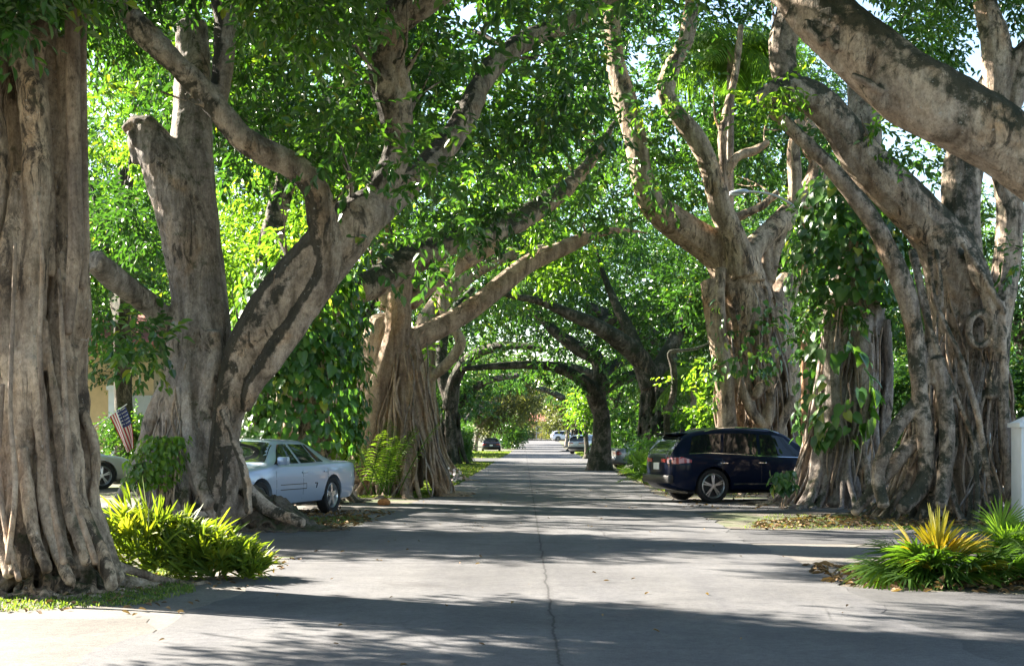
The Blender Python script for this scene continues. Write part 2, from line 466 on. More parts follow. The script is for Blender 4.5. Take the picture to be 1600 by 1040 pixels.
# ------------------------------------------------------------------ leaves
def leaf_arrays(C, D, Nrm, L, W, fold=.18, curl=.15, six=True):
    """one small folded leaf at each row of C: direction D, face normal Nrm, length L, half width W"""
    D = D / (np.linalg.norm(D, axis=1)[:, None] + 1e-9)
    S = np.cross(D, Nrm); S /= np.linalg.norm(S, axis=1)[:, None] + 1e-9
    U = np.cross(S, D)
    L = L[:, None]; W = W[:, None]
    n = len(C)
    if six:
        v = np.stack([C, C + D*L*.32 + S*W*.92 + U*W*fold*2, C + D*L*.68 + S*W*.8 + U*W*fold*2 - U*L*curl*.4,
                      C + D*L - U*L*curl, C + D*L*.68 - S*W*.8 + U*W*fold*2 - U*L*curl*.4, C + D*L*.32 - S*W*.92 + U*W*fold*2], axis=1)
        i = np.arange(n)[:, None]*6
        q = np.concatenate([i + np.array([[0, 1, 2, 3]]), i + np.array([[0, 3, 4, 5]])])
        return v.reshape(-1, 3), q, 6
    v = np.stack([C, C + D*L*.45 + S*W + U*W*fold*2, C + D*L - U*L*curl, C + D*L*.45 - S*W + U*W*fold*2], axis=1)
    q = np.arange(n)[:, None]*4 + np.array([[0, 1, 2, 3]])
    return v.reshape(-1, 3), q, 4

def rand_unit(rng, n):
    v = rng.normal(size=(n, 3))
    return v / (np.linalg.norm(v, axis=1)[:, None] + 1e-9)

def foliage_np(clumps, leaf, rng, od=.5, per=9, droop=.25, wr=.25, tint0=.0, six=True):
    """clumps rows: x,y,z,rx,ry,rz. Twigs scattered through each clump, each twig a spray of leaves."""
    C = np.asarray(clumps, dtype=float)
    la = leaf*leaf*wr*1.3
    cnt = np.maximum(3, (od*np.pi*C[:, 3]*C[:, 5]/(la*.55)/per*rng.uniform(.6, 1.4, len(C)))).astype(int)
    idx = np.repeat(np.arange(len(C)), cnt)
    n = len(idx)
    d = rand_unit(rng, n)
    rad = rng.random(n)**.42
    ctr = C[idx, :3] + d*C[idx, 3:6]*rad[:, None]
    td = d*.55 + rand_unit(rng, n)*.7 + np.array([0, 0, -droop])
    td /= np.linalg.norm(td, axis=1)[:, None]
    tl = leaf*rng.uniform(2.2, 4.2, n)
    ct = np.clip(rng.normal(.42, .24, len(C)), 0, 1)[idx]
    j = np.tile(np.arange(per), n)
    ti = np.repeat(np.arange(n), per)
    s = (j + rng.uniform(-.3, .3, len(j))) / per
    base = ctr[ti] + td[ti]*(tl[ti]*s)[:, None]
    rnd = rand_unit(rng, len(j))
    side = np.cross(td[ti], np.array([0, 0, 1.0])) * np.where(j % 2 == 0, 1, -1)[:, None]
    ld = td[ti]*.6 + side*.7 + rnd*.55 + np.array([0, 0, -.18])
    nr = np.array([0, 0, 1.0]) + rand_unit(rng, len(j))*.75
    L = leaf*rng.uniform(.65, 1.2, len(j))
    V, Q, k = leaf_arrays(base, ld, nr, L, L*wr*rng.uniform(.85, 1.15, len(j)), six=six)
    tint = np.clip(ct[ti]*.7 + rng.normal(.15, .12, len(j)) + tint0, 0, 1)
    tint[rng.random(len(j)) < .012] = 1.0
    return V, Q, np.repeat(tint, k)

def clump_field(rng, box, Yr, n, r, zmin=None, flat=.75):
    """n clumps through a wedge of space given by its photo outline (px) and its range of distances"""
    x0, y0, x1, y1 = box
    Y = rng.uniform(*Yr, n)
    px = rng.uniform(x0, x1, n); py = rng.uniform(y0, y1, n)
    X = (px-CX)/FPX*Y; Z = CAM_H + (HY-py)/FPX*Y
    rr_ = r*rng.uniform(.6, 1.3, n)
    return np.stack([X, Y, Z, rr_, rr_, rr_*flat], axis=1)

OD = 1.8                                                 # how closely leafed everything is
def add_foliage(name, parent, clumps, leaf, mat, seed, od=.5, **kw):
    rng = np.random.default_rng(seed)
    V, Q, t = foliage_np(clumps, leaf, rng, od*OD, **kw)
    if parent is not None: V = V - np.array(parent.location)
    me = mesh_np(name, V, [Q], False, t)
    return link(name, me, M[mat] if isinstance(mat, str) else mat, parent)

# ------------------------------------------------------------------ trunks
for nm, sc in (("tex_large", .55), ("tex_mid", .17), ("tex_small", .06)):
    tx = bpy.data.textures.new(nm, 'CLOUDS'); tx.noise_scale = sc; tx.noise_depth = 3

def fuse(name, tubes, voxel, mat, parent, smooth=3, disp=(.05, .02), seg=12, seed=0, flute=.06, adapt=0):
    """many closed tubes grown together into one skin (voxel union), smoothed and roughened"""
    rng = np.random.default_rng(seed)
    Vs, Qs, Ts, b = [], [], [], 0
    org = np.array(parent.location)
    for rows in tubes:
        rows = np.asarray(rows, dtype=float)
        L = np.linalg.norm(np.diff(rows[:, :3], axis=0), axis=1).sum()
        n = int(min(90, max(6, L / max(.05, rows[:, 3].mean()*.6))))
        c = catmull(rows, n)
        c[:, 3] = np.maximum(c[:, 3], voxel*.75)
        V, Q, T = tube_np(c[:, :3], c[:, 3], seg, flute if rows[:, 3].mean() > .08 else 0, rng)
        Vs.append(V - org); Qs.append(Q + b); Ts.append(T + b); b += len(V)
    me = mesh_np(name, np.vstack(Vs), [np.vstack(Qs), np.vstack(Ts)])
    o = link(name, me, None)
    m = o.modifiers.new("r", 'REMESH'); m.mode = 'VOXEL'; m.voxel_size = voxel; m.use_smooth_shade = True
    if smooth:
        m = o.modifiers.new("s", 'SMOOTH'); m.iterations = smooth; m.factor = .5
    for tx, st in zip(("tex_large", "tex_mid"), disp):
        if st:
            m = o.modifiers.new("d", 'DISPLACE'); m.texture = bpy.data.textures[tx]; m.strength = st; m.mid_level = .5
            m.texture_coords = 'LOCAL'
    dg = bpy.context.evaluated_depsgraph_get()
    me2 = bpy.data.meshes.new_from_object(o.evaluated_get(dg), depsgraph=dg)
    me2.name = name
    bpy.data.objects.remove(o); bpy.data.meshes.remove(me)
    me2.polygons.foreach_set("use_smooth", [True]*len(me2.polygons))
    o = link(name, me2, M[mat] if isinstance(mat, str) else mat, parent)
    return o

def T(Y, *pts):
    """a tube through photo points (px, py, half width px[, metres nearer or farther]) at distance Y"""
    out = []
    for p in pts:
        y = Y + (p[3] if len(p) > 3 else 0)
        out.append([*P(p[0], p[1], y), p[2]/FPX*y])
    return out

def curtain(core, n, rs, seed, top=0.0, wander=.5, flare=.8, run=1.0, k=.95, hflare=.55, arc=(0, 6.283), zend=-.06, lean=0):
    """n root strands that come down round a trunk core (rows x,y,z,r from top to base) and spread over the ground"""
    rng = np.random.default_rng(seed)
    C = catmull(core, 24)
    out = []
    for i in range(n):
        th = arc[0] + (arc[1]-arc[0])*(i + rng.uniform(-.35, .35))/n
        r = rng.uniform(*rs)
        s0 = top if np.isscalar(top) else rng.uniform(*top)
        w = rng.uniform(-wander, wander); ph = rng.uniform(0, 6.28); fr = rng.uniform(2, 6)
        f = flare*rng.uniform(.6, 1.3); kk = rng.uniform(.82, 1.16)
        rows = []
        i0 = int(s0*23)
        for q in range(i0, 24):
            s = q/23
            x, y, z, R0 = C[q]
            a = th + w*(s - s0) + .10*wander*math.sin(ph + fr*s*3)
            rad = R0*k*kk*(1 + f*math.exp(-max(z, 0)/hflare)) + .03*math.sin(ph*2 + s*9)
            rows.append([x + rad*math.cos(a), y + rad*math.sin(a), max(z, -.02), r*(.75 + .45*s)])
        a_end = a
        x, y, z, rl = rows[-1]
        ln = run*rng.uniform(.35, 1.2)
        m = 4
        for q in range(1, m+1):
            a_end += rng.uniform(-.35, .35)
            x += math.cos(a_end)*ln/m; y += math.sin(a_end)*ln/m
            rows.append([x, y, rl*.35*(1-q/m) + (zend if q == m else .0), rl*(1 - .75*q/m)])
        out.append(rows)
    return out

def banyan(name, px, Y, label, cat="tree", group=None):
    x = (px-CX)/FPX*Y
    return empty(name, (x, Y, 0), 0, label, cat, group)
# ------------------------------------------------------------------ the banyans along the street
RNG = np.random.default_rng(11)
def over(x0, x1, y0, y1, z0, z1, n, r=.85):  # unseen canopy above the view, added to darken the fill light and road
    q = r*RNG.uniform(.7, 1.3, n)
    return np.stack([RNG.uniform(x0, x1, n), RNG.uniform(y0, y1, n), RNG.uniform(z0, z1, n), q, q, q*.7], 1)
def lit_ok(cl):
    """keep the low sun's way to the road open in the gaps between the trunks"""
    cl = np.asarray(cl)
    k = cl[:, 2]/math.tan(SUN_EL)
    lx = cl[:, 0] - SUN_H.x*k; ly = cl[:, 1] - SUN_H.y*k
    u = ly + lx*.534
    gap = np.zeros(len(cl), bool)
    for a, b in ((13.6, 17.4), (22.0, 27.0), (31.2, 32.6), (38, 40), (46, 48), (56, 58.5), (67, 68.5), (86, 102), (115, 120)):
        gap |= (u > a) & (u < b)
    bad = gap & (lx > -7) & (lx < 6.5) & (cl[:, 0] < 0) & (np.random.default_rng(len(cl)).random(len(cl)) < .8)
    return cl[~bad]

CROWNS = []
def crown(t, cl, *a, **k):
    """fewer, fuller clumps, so that gaps stay open between them"""
    rg = np.random.default_rng(len(cl)); cl = cl[rg.random(len(cl)) < .62].copy()
    cl[:, 3:6] *= .9; k['od'] = k.get('od', .5)*1.75
    CROWNS.append(((t, cl)+a, k))
LIMBS = []                                                # limbs the photo shows clear of leaves
def limb(tube):
    LIMBS.append(catmull(tube, 40)); return tube
def clear(cl, own=1.0, seed=3):
    """thin the leaf clumps that hang between the street and those limbs"""
    cl = np.asarray(cl); rg = np.random.default_rng(seed); keep = np.ones(len(cl), bool)
    Lm = np.vstack(LIMBS)
    lx = CX + Lm[:, 0]/Lm[:, 1]*FPX; ly = HY - (Lm[:, 2]-CAM_H)/Lm[:, 1]*FPX; lr = Lm[:, 3]/Lm[:, 1]*FPX
    for i, c in enumerate(cl):
        x = CX + c[0]/c[1]*FPX; y = HY - (c[2]-CAM_H)/c[1]*FPX; r = c[3]/c[1]*FPX
        d = np.hypot(lx-x, ly-y)
        hit = (d < lr + r*.6) & (c[1]-c[3]*.8 < Lm[:, 1])
        if hit.any() and rg.random() < .88: keep[i] = False
    return cl[keep]
def twigs(tubes, n, seed, rmin=.03, up=.35):
    """thin forking branchlets along the limbs of a list of tubes"""
    rg = np.random.default_rng(seed); out = []
    big = [catmull(t, 30) for t in tubes if np.array(t)[:, 3].max() > rmin*2 and np.array(t)[-1][2] > 4]
    for i in range(n):
        t = big[rg.integers(0, len(big))]; k = rg.integers(10, 29)
        p, tn = t[k, :3], t[k, :3]-t[k-1, :3]; tn /= np.linalg.norm(tn)+1e-9
        d = tn*.6 + rand_unit(rg, 1)[0]*.8 + np.array([0, 0, up]); d /= np.linalg.norm(d)
        L = rg.uniform(.6, 1.9); r = min(t[k, 3]*.45, rg.uniform(.03, .06))
        b = d + rand_unit(rg, 1)[0]*.5
        m1 = p+d*L*.45; e = m1 + b/np.linalg.norm(b)*L*.55
        out.append([[*p, r], [*m1, r*.65], [*e, r*.3]])
        f = b + rand_unit(rg, 1)[0]*.9
        out.append([[*m1, r*.55], [*(m1+f/np.linalg.norm(f)*L*.3), r*.4], [*(m1+f/np.linalg.norm(f)*L*.6+np.array([0, 0, .08])), r*.25]])
    return out
# --- tree A: the nearest trunk on the left, Y 14.3
YA = 14.3
A = banyan("banyan_tree", 60, YA, "huge pale fluted banyan trunk at the left edge beside the clump of palm fronds", group="banyan trees lining the street")
ta = []
ta += [T(YA, (34,-60,24.0,.1),(34,60,22.4,0),(50,150,21.6,-.25),(57,240,20.8,-.32),(57,330,20.8,-.36),(53,420,20.8,-.38),(48,520,22.4,-.4),(42,610,22.4,-.42),(34,690,20.0,-.45),(30,770,18.4,-.48),(28,840,19.2,-.55),(40,895,14.4,-.75))]
ta += [T(YA, (-40,-60,27.2,.1),(-24,120,24.0,0),(-10,220,21.6,-.1),(-6,300,19.2,-.15),(-20,400,22.4,-.2),(-34,520,27.2,-.2),(-40,660,28.8,-.2),(-38,800,28.8,-.3),(-46,910,22.4,-.5))]
ta += [T(YA, (28,270,8.1,-.3),(22,340,14.4,-.36),(14,420,19.2,-.4),(10,520,20.8,-.42),(16,600,14.4,-.45),(8,700,17.6,-.42),(0,800,22.4,-.45),(-10,900,16.0,-.6))]
ta += [T(YA, (60,-40,20.8,.25),(70,80,22.4,.15),(84,200,17.6,.05),(92,320,16.0,0),(98,420,19.2,-.05),(92,520,22.4,-.15),(88,600,19.2,-.2),(82,680,12.8,-.22),(84,760,14.4,-.25),(92,830,12.8,-.35),(112,890,10.8,-.6))]
ta += [T(YA, (100,440,10.8,-.18),(104,520,10.4,-.25),(108,600,11.2,-.25),(112,680,14.4,-.25),(118,760,17.6,-.25),(132,820,17.6,-.3),(160,870,14.4,-.4),(176,918,11.2,-.5))]
ta += [T(YA, (-4,470,9.0,-.3),(4,560,10.8,-.35),(2,650,10.4,-.4),(-6,740,11.2,-.42),(0,830,11.2,-.55),(14,900,9.0,-.8)), T(YA, (70,500,6.3,-.42),(80,580,7.2,-.4),(92,660,9.0,-.42),(100,740,9.9,-.45),(112,810,9.9,-.55),(136,880,8.1,-.8))]
ta += [T(YA, (36,700,9.0,-.62),(44,770,9.9,-.66),(52,830,9.0,-.75),(74,890,7.2,-.95)), T(YA, (20,760,8.1,-.6),(14,830,8.1,-.7),(20,895,7.2,-.95)), T(YA, (64,60,6.3,-.12),(74,200,6.3,-.15),(82,330,6.3,-.2),(80,430,5.4,-.25)), T(YA, (96,60,9.0,.02),(100,200,8.1,0),(104,330,8.1,-.05),(100,420,8.1,-.08))]
ta += [T(YA, (50,560,10.4,-.5),(62,620,10.4,-.5),(66,700,9.9,-.52),(70,780,10.8,-.55),(86,850,9.9,-.68),(110,910,8.1,-.95))]
ta += [T(YA, (98,380,18,.1),(116,410,22,.05),(122,480,20,.05),(114,560,20,.1),(116,640,22,.15),(120,720,24,.12),(134,790,24,.05),(158,850,20,-.05),(188,905,9,-.2))]
ta += [T(YA, (124,640,8,.0),(142,675,8,.0),(150,730,8,-.02),(146,790,8,-.1),(156,850,7,-.2)), T(YA, (114,560,8,-.08),(116,640,7,-.12),(118,700,6,-.16),(130,730,6,-.12))]
ta += [T(YA, (110,-60,9.9,.05),(112,60,10.8,.05),(114,200,10.4,.0),(116,320,10.4,.0),(112,400,11.2,0),(104,470,9.0,0)), T(YA, (126,-60,6.3,.2),(128,120,6.3,.2),(131,260,6.3,.2),(132,390,7.2,.15),(126,440,7.2,.1))]
ta += [T(YA, (-30,60,62,.85),(-20,300,64,.82),(-14,500,64,.8),(-10,700,68,.78),(0,900,74,.75)), T(YA, (60,60,50,.7),(66,300,56,.66),(72,500,60,.62),(78,700,64,.62),(90,900,72,.6)), T(YA, (-110,0,60,.5),(-110,400,62,.5),(-115,900,80,.4))]
ta += [T(YA, (60,850,10,.2),(60,900,50,.2))]
for i in range(64):                                            # buttress roots spreading on the ground
    a = -2.95 + 3.3*i/63 + RNG.uniform(-.08, .08)
    cx, cy = (64-CX)/FPX*YA, YA+.35
    r0 = RNG.uniform(.62, .95); h = RNG.uniform(.12, 1.0)*(1 if a < -.75 else .35); r = RNG.uniform(.018, .055)
    e = r0 + RNG.uniform(.15, .8)
    rows = [[cx+math.cos(a)*r0*.5, cy+math.sin(a)*r0*.5, h, r*.9], [cx+math.cos(a+.05)*r0*.84, cy+math.sin(a+.05)*r0*.84, h*.5, r]]
    for q in range(1, 6):
        a += RNG.uniform(-.2, .2)
        d = r0 + (e-r0)*q/5
        rows.append([cx+math.cos(a)*d, cy+math.sin(a)*d, max(.01, h*.22*(1-q/3.5)) - (.05 if q == 5 else 0), r*(1-.14*q)])
    ta.append(rows)
fuse("trunk", ta, .019, 'bark', A, 1, (.05, .03), seed=1)
fa = np.vstack([clump_field(RNG, (-60,-60,50,52), (12.9,13.5), 16, .25), clump_field(RNG, (40,-60,120,40), (13,14.5), 9, .22),
                clump_field(RNG, (-300,-500,300,-60), (12.5,17), 60, .6), over(-8, -1.5, 5, 18, 6.6, 9.5, 110), over(-9, -4, 13, 24, 7.6, 9.6, 90), over(-9.5, -6.6, 12.6, 17.6, 4.6, 7.2, 60), clump_field(RNG, (130,-40,200,40), (15,18), 8, .3)])
crown(A, fa, .15, 'leaf', 21, od=.7, per=7, wr=.24)

# --- tree B: upright trunk behind it, tree C: leaning trunk in front of the sedan
YB = 24.2
B = banyan("banyan_tree", 290, YB, "upright grey banyan trunk with a broken stub, left of the leaning trunk", group="banyan trees lining the street")
tb = []
tb += [limb(T(YB, (300,40,26,.7),(302,120,30,.5),(300,200,32,.3),(300,300,40,.1),(306,390,42,0),(314,470,42,0),(320,540,42,0),(322,600,38,-.1),(312,660,36,-.15),(318,720,32,-.3),(338,780,26,-.6),(360,820,14,-1)))]
tb += [limb(T(YB, (196,205,9,-.1),(214,192,17,-.1),(232,210,27,-.1),(258,262,38,-.12),(280,320,40,-.12),(296,390,40,-.1),(304,470,38,-.1),(296,560,38,-.1),(284,640,36,-.1),(276,700,32,-.1),(262,760,26,-.2),(246,800,16,-.5)))]
for i in range(9):
    px, py = RNG.uniform(196, 232), RNG.uniform(182, 222)
    tb.append(T(YB, (px, py, RNG.uniform(3, 6), RNG.uniform(-.3, .1)), (px+RNG.uniform(8, 26), py+RNG.uniform(8, 40), RNG.uniform(5, 9), RNG.uniform(-.3, 0))))
tb += [T(YB, (282,560,14,-.35),(290,620,15,-.42),(300,680,15,-.5),(312,740,14,-.6),(330,790,11,-.9)), T(YB, (330,520,16,-.35),(334,580,14,-.42),(322,640,12,-.5),(330,700,10,-.5),(338,760,9,-.6))]
tb += [T(YB, (268,600,20,.2),(240,650,15,.2),(225,700,12,.2),(205,745,11,.1),(186,780,9,0)), T(YB, (258,670,13,0),(236,720,12,-.1),(222,770,9,-.3))]
tb += [limb(T(YB, (145,405,18,-1.6),(170,428,19,-1.2),(205,455,19,-.7),(240,482,19,-.3),(275,520,20,0)))]
tb += [T(YB, (345,640,5,-.6),(338,660,6,-.62),(326,690,7,-.5)), T(YB, (346,612,3,-.7),(340,648,5,-.62))]
tb += curtain([[*P(300,520,YB), .35],[*P(296,640,YB), .42],[*P(292,740,YB), .46],[*P(292,HY+FPX*CAM_H/YB,YB), .5]], 16, (.04,.10), 5, top=(.1,.6), flare=.9, run=.7)
fuse("trunk", tb, .028, 'bark_grey', B, 1, (.05, .025), seed=2)
fb = np.vstack([clump_field(RNG, (150,470,330,585), (22.4,23.8), 34, .38), clump_field(RNG, (215,560,260,610), (22.8,24), 5, .28),
                clump_field(RNG, (140,-100,420,190), (26,36), 60, .95), clump_field(RNG, (140,60,300,460), (34,44), 46, .9),
                clump_field(RNG, (280,20,600,240), (30,38), 36, .9),
                clump_field(RNG, (-400,-420,300,-120), (21,30), 40, 1.1), clump_field(RNG, (330,555,390,590), (23,23.6), 4, .2)])
crown(B, lit_ok(fb), .20, 'leaf', 22, od=.42)

YC = 23.6
Cc = banyan("banyan_tree", 390, YC, "leaning dark banyan trunk with spreading limbs in front of the silver sedan", group="banyan trees lining the street")
tc = []
tc += [limb(T(YC, (372,810,44,0),(354,760,32,0),(350,700,25,0),(360,630,28,0),(380,570,35,0),(416,510,44,0),(456,455,45,0),(500,405,44,0),(545,355,42,.1),(585,322,32,.3)))]
tc += [limb(T(YC, (384,640,8,-.15),(398,600,14,-.3),(430,555,18,-.35),(470,495,20,-.3),(505,440,22,-.3),(512,400,22,-.3),(503,350,22,-.4),(495,300,22,-.5),(470,268,22,-.6),(432,246,21,-.7),(390,225,20,-.8),(355,190,19,-.9),(325,152,19,-.9),(290,115,18,-.9),(255,80,19,-1),(222,48,20,-1),(192,14,20,-1),(165,-40,18,-1),(150,-120,17,-.8)))]
tc += [limb(T(YC, (340,170,14,-.8),(348,110,16,-.6),(352,50,17,-.4),(346,-30,18,-.2),(350,-140,16,0)))]
tc += [limb(T(YC, (548,360,30,.1),(590,330,25,.4),(625,300,23,.9),(660,268,22,1.4),(695,230,21,2),(728,180,20,2.6),(752,130,18,3.2),(790,85,18,3.8),(840,55,17,4.4),(900,30,15,5),(960,-10,13,5.6),(1050,-60,10,6.5)))]
tc += [limb(T(YC, (575,338,22,.2),(600,290,22,.3),(622,230,22,.4),(618,180,26,.3),(606,130,30,.2),(602,80,29,.1),(606,40,29,0),(640,10,28,-.1),(690,-20,26,-.2),(800,-100,22,-.2)))]
tc += [T(YC, (628,250,6,.3),(634,190,8,.25),(634,140,8,.1),(620,95,8,-.1))]
tc += [T(YC, (356,700,12,-.2),(376,752,13,-.3),(415,792,12,-.4),(475,818,8,-.5)), T(YC, (346,640,5,-.5),(366,690,5,-.7),(384,745,6,-.9),(388,800,7,-1))]
tc += [T(YC, (366,700,16,-.3),(358,770,14,-.6),(346,815,10,-.8))]
tm_ = []
for i in range(150):                                           # the matted mound of roots at its foot
    a = RNG.uniform(0, 6.28); r = RNG.uniform(.018, .05)
    cx, cy = (424-CX)/FPX*YC, YC+.1
    d = RNG.uniform(.05, .75); rows = []
    for q in range(6):
        a += RNG.uniform(-.5, .5); d += RNG.uniform(-.04, .2)
        dx, dy = math.cos(a)*d*1.0, math.sin(a)*d*.7
        rows.append([cx+dx, cy+dy, max(-.02, .62*(1-d/.95)-.18*max(0, dx)) + RNG.uniform(-.03, .06), r*(1-.11*q)])
    tm_.append(rows)
tm_ += [T(YC, (384,770,20,.1),(415,800,22,.1),(450,826,16,.1)), T(YC, (384,800,20,-.1),(420,818,18,-.2),(455,832,12,-.2))]
fuse("root_mound", tm_, .022, 'bark_mound', Cc, 1, (.04, .03), seed=33)
tc += twigs(tc, 34, 92)
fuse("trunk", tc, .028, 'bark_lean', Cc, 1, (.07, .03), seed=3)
fc = np.vstack([clump_field(RNG, (380,-160,960,300), (27.5,37), 150, .9), clump_field(RNG, (380,-120,580,110), (24.5,28), 28, .55), clump_field(RNG, (640,-120,820,80), (24.5,28), 16, .55),
                clump_field(RNG, (500,260,580,330), (24.6,26), 5, .3), clump_field(RNG, (840,-20,1000,120), (25,29), 12, .5),
                clump_field(RNG, (100,-560,1100,-110), (19,31), 110, 1.1), over(-6, 3, 18, 30, 9.6, 12.5, 70), clump_field(RNG, (640,300,840,420), (28,36), 16, .7)])
spray = np.vstack([clump_field(RNG, (560,140,740,300), (21.5,22.8), 10, .30),
                clump_field(RNG, (520,170,600,270), (22,23), 8, .28), clump_field(RNG, (640,230,770,380), (22.5,25), 9, .30), clump_field(RNG, (660,330,720,420), (24,25), 3, .2),
                clump_field(RNG, (560,340,640,440), (22.8,24), 3, .22), clump_field(RNG, (440,150,560,300), (21.5,22.8), 5, .26), clump_field(RNG, (380,-40,600,110), (21,23), 12, .3), clump_field(RNG, (640,-40,980,110), (22,26), 16, .34), clump_field(RNG, (760,120,960,330), (26,33), 12, .4), clump_field(RNG, (780,270,980,360), (31,34), 8, .36), clump_field(RNG, (960,140,1060,330), (36,38), 10, .45), clump_field(RNG, (1060,-20,1120,120), (34,37), 6, .4)])
add_foliage('foliage', Cc, spray, .20, 'leaf', 43, od=.45, per=8)
crown(Cc, lit_ok(fc), .21, 'leaf', 23, od=.40)

# --- tree V: the vine-covered tree behind the sedan
YV = 33.5
Vt = banyan("banyan_tree", 480, YV, "vine covered banyan behind the silver sedan, its long limb over the street", group="banyan trees lining the street")
tv = [limb(T(YV, (478,770,48,0),(476,640,44,0),(482,540,40,0),(510,480,30,0),(545,458,24,0),(590,440,23,.5),(640,408,22,1.2),(700,382,19,2),(760,364,18,3),(815,342,18,4),(860,312,16,5),(900,280,12,6),(935,235,8,7),(960,190,3,8)))]
tv += [T(YV, (470,640,30,.2),(440,540,26,.4),(420,440,22,.8),(430,340,18,1.4),(460,240,14,2)), T(YV, (436,600,9,-.8),(444,588,8,-.9),(454,596,8,-.9),(452,612,8,-.9),(440,614,8,-.85),(434,602,8,-.8))]
tv += curtain([[*P(476,560,YV), .6],[*P(476,700,YV), .7],[*P(476,785,YV), .75]], 22, (.03,.07), 6, top=(0,.3), run=.6)
tv += twigs(tv, 12, 93)
fuse("trunk", tv, .04, 'bark_limb', Vt, 2, (.06, .03), seed=4)
fv = np.vstack([clump_field(RNG, (330,330,480,440), (31,34), 14, .42), clump_field(RNG, (370,150,560,420), (36,43), 34, .9), clump_field(RNG, (560,260,900,440), (37,44), 30, .7), clump_field(RNG, (520,380,700,560), (38,44), 14, .6)])
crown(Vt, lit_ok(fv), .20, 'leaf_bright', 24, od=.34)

# --- trees D: root-curtained banyans on the left at Y 37 and 49
YD = 37.5
D1 = banyan("banyan_tree", 612, YD, "pale banyan with a curtain of root strands, beside the green areca palm", group="banyan trees lining the street")
td = [limb(T(YD, (632,540,22,.2),(665,522,17,.4),(700,505,16,.8),(740,480,15,1.2),(790,440,15,1.8),(830,410,14,2.4),(880,388,12,3),(930,366,8,3.6),(975,360,4,4.2),(1010,364,1.5,4.8)))]
td += [limb(T(YD, (560,750,20,-.3),(572,690,18,-.3),(586,630,19,-.3),(606,570,19,-.3),(622,510,20,-.2),(622,460,20,0),(636,430,16,.2),(650,400,10,.4))), T(YD, (590,620,34,.4),(595,540,34,.4),(605,500,28,.3))]
td += [limb(T(YD, (640,475,13,.2),(680,440,13,.6),(730,408,12,1.2),(775,385,9,1.6))), T(YD, (650,560,10,0),(626,640,9,-.3),(612,720,9,-.5))]
td += [T(YD, (610,480,16,0),(600,430,14,.2),(606,380,12,.5)), T(YD, (640,540,16,.3),(640,640,18,.4),(640,760,22,.4)), T(YD, (612,560,14,.5),(612,660,16,.5),(612,770,20,.5))]
td += curtain([[*P(628,520,YD), .35],[*P(630,620,YD), .55],[*P(632,700,YD), .8],[*P(632,774,YD), .95]], 34, (.03,.10), 7, top=(0,.25), wander=.35, flare=.45, run=.8, arc=(2.6,6.9))
td += curtain([[*P(580,600,YD), .3],[*P(572,700,YD), .36],[*P(566,774,YD), .42]], 14, (.03,.06), 8, top=(.1,.6), flare=1.0, run=.8)
td += twigs(td, 18, 94)
fuse("trunk", td, .03, 'bark_root', D1, 1, (.03, .015), seed=5)
fd = np.vstack([clump_field(RNG, (560,120,960,400), (40,50), 84, 1.0), clump_field(RNG, (620,440,760,500), (39,44), 14, .5), clump_field(RNG, (660,480,700,530), (36,38), 4, .3),
                clump_field(RNG, (560,440,620,560), (38,41), 8, .5), clump_field(RNG, (400,-300,1000,100), (36,48), 50, 1.3)])
crown(D1, lit_ok(fd), .22, 'leaf', 25, od=.36)
YE = 50.0
D2 = banyan("banyan_tree", 655, YE, "slender-stranded banyan with one hooked limb, by the clipped dark hedge", group="banyan trees lining the street")
td = [limb(T(YE, (672,590,8,0),(695,572,9,-.2),(712,552,9,-.4),(720,535,9,-.4),(714,520,8,-.3),(704,510,7,-.2),(690,480,6,0),(700,430,5,.4)))]
td += [T(YE, (655,745,30,.3),(655,640,22,.3),(655,560,20,.3),(670,500,18,.3),(720,440,14,1),(790,400,11,2),(860,390,8,3))]
td += [T(YE, (675,500,5,0),(676,600,5,0),(676,690,5,0))]
td += curtain([[*P(655,530,YE), .4],[*P(655,620,YE), .48],[*P(660,700,YE), .6],[*P(662,749,YE), .8]], 26, (.035,.10), 9, top=(0,.25), wander=.25, flare=.7, run=1.0, hflare=.8)
fuse("trunk", td, .038, 'bark_root', D2, 1, (.03, .015), seed=6)
fd = np.vstack([clump_field(RNG, (660,240,940,500), (53,66), 74, 1.25), clump_field(RNG, (690,500,760,600), (56,64), 9, .8), clump_field(RNG, (680,590,730,660), (58,66), 9, .8)])
crown(D2, lit_ok(fd), .24, 'leaf', 26, od=.36, six=False)

# --- tree F: the dark mid-distance trunk on the right whose arch crosses the street
YF = 65.0
F = banyan("banyan_tree", 935, YF, "dark slim banyan standing at the road edge, its limb arching across", group="banyan trees lining the street")
tf = [limb(T(YF, (936,738,20,0),(940,690,16,0),(940,650,13,0),(932,618,15,0),(938,590,12,0),(932,560,12,.4),(905,545,11,1),(870,520,9,2),(840,490,7,3)))]
tf += [limb(T(YF, (932,622,14,-.1),(915,598,11,-.6),(890,582,9,-1.2),(860,572,8,-2),(820,570,7,-2.6),(770,572,6,-3),(722,576,4,-3.4)))]
tf += [T(YF, (934,615,10,0),(955,600,9,0),(985,588,9,.4),(1020,582,8,1)), T(YF, (938,592,9,0),(960,570,8,1),(1000,560,9,2),(1050,585,9,3))]
tf += [T(YF, (1036,570,26,6),(1025,540,22,5),(990,512,18,4),(955,500,16,3),(920,480,9,2)), T(YF, (930,505,6,2),(990,482,6,3),(1060,486,6,5)), T(YF, (1038,740,26,6),(1036,640,22,6),(1036,570,24,6))]
tf += curtain([[*P(938,650,YF), .26],[*P(937,700,YF), .34],[*P(936,735,YF), .42]], 14, (.05,.1), 10, top=(0,.3), run=.3, flare=.4)
fuse("trunk", tf, .06, 'bark_dark', F, 1, (.06, .03), seed=7)
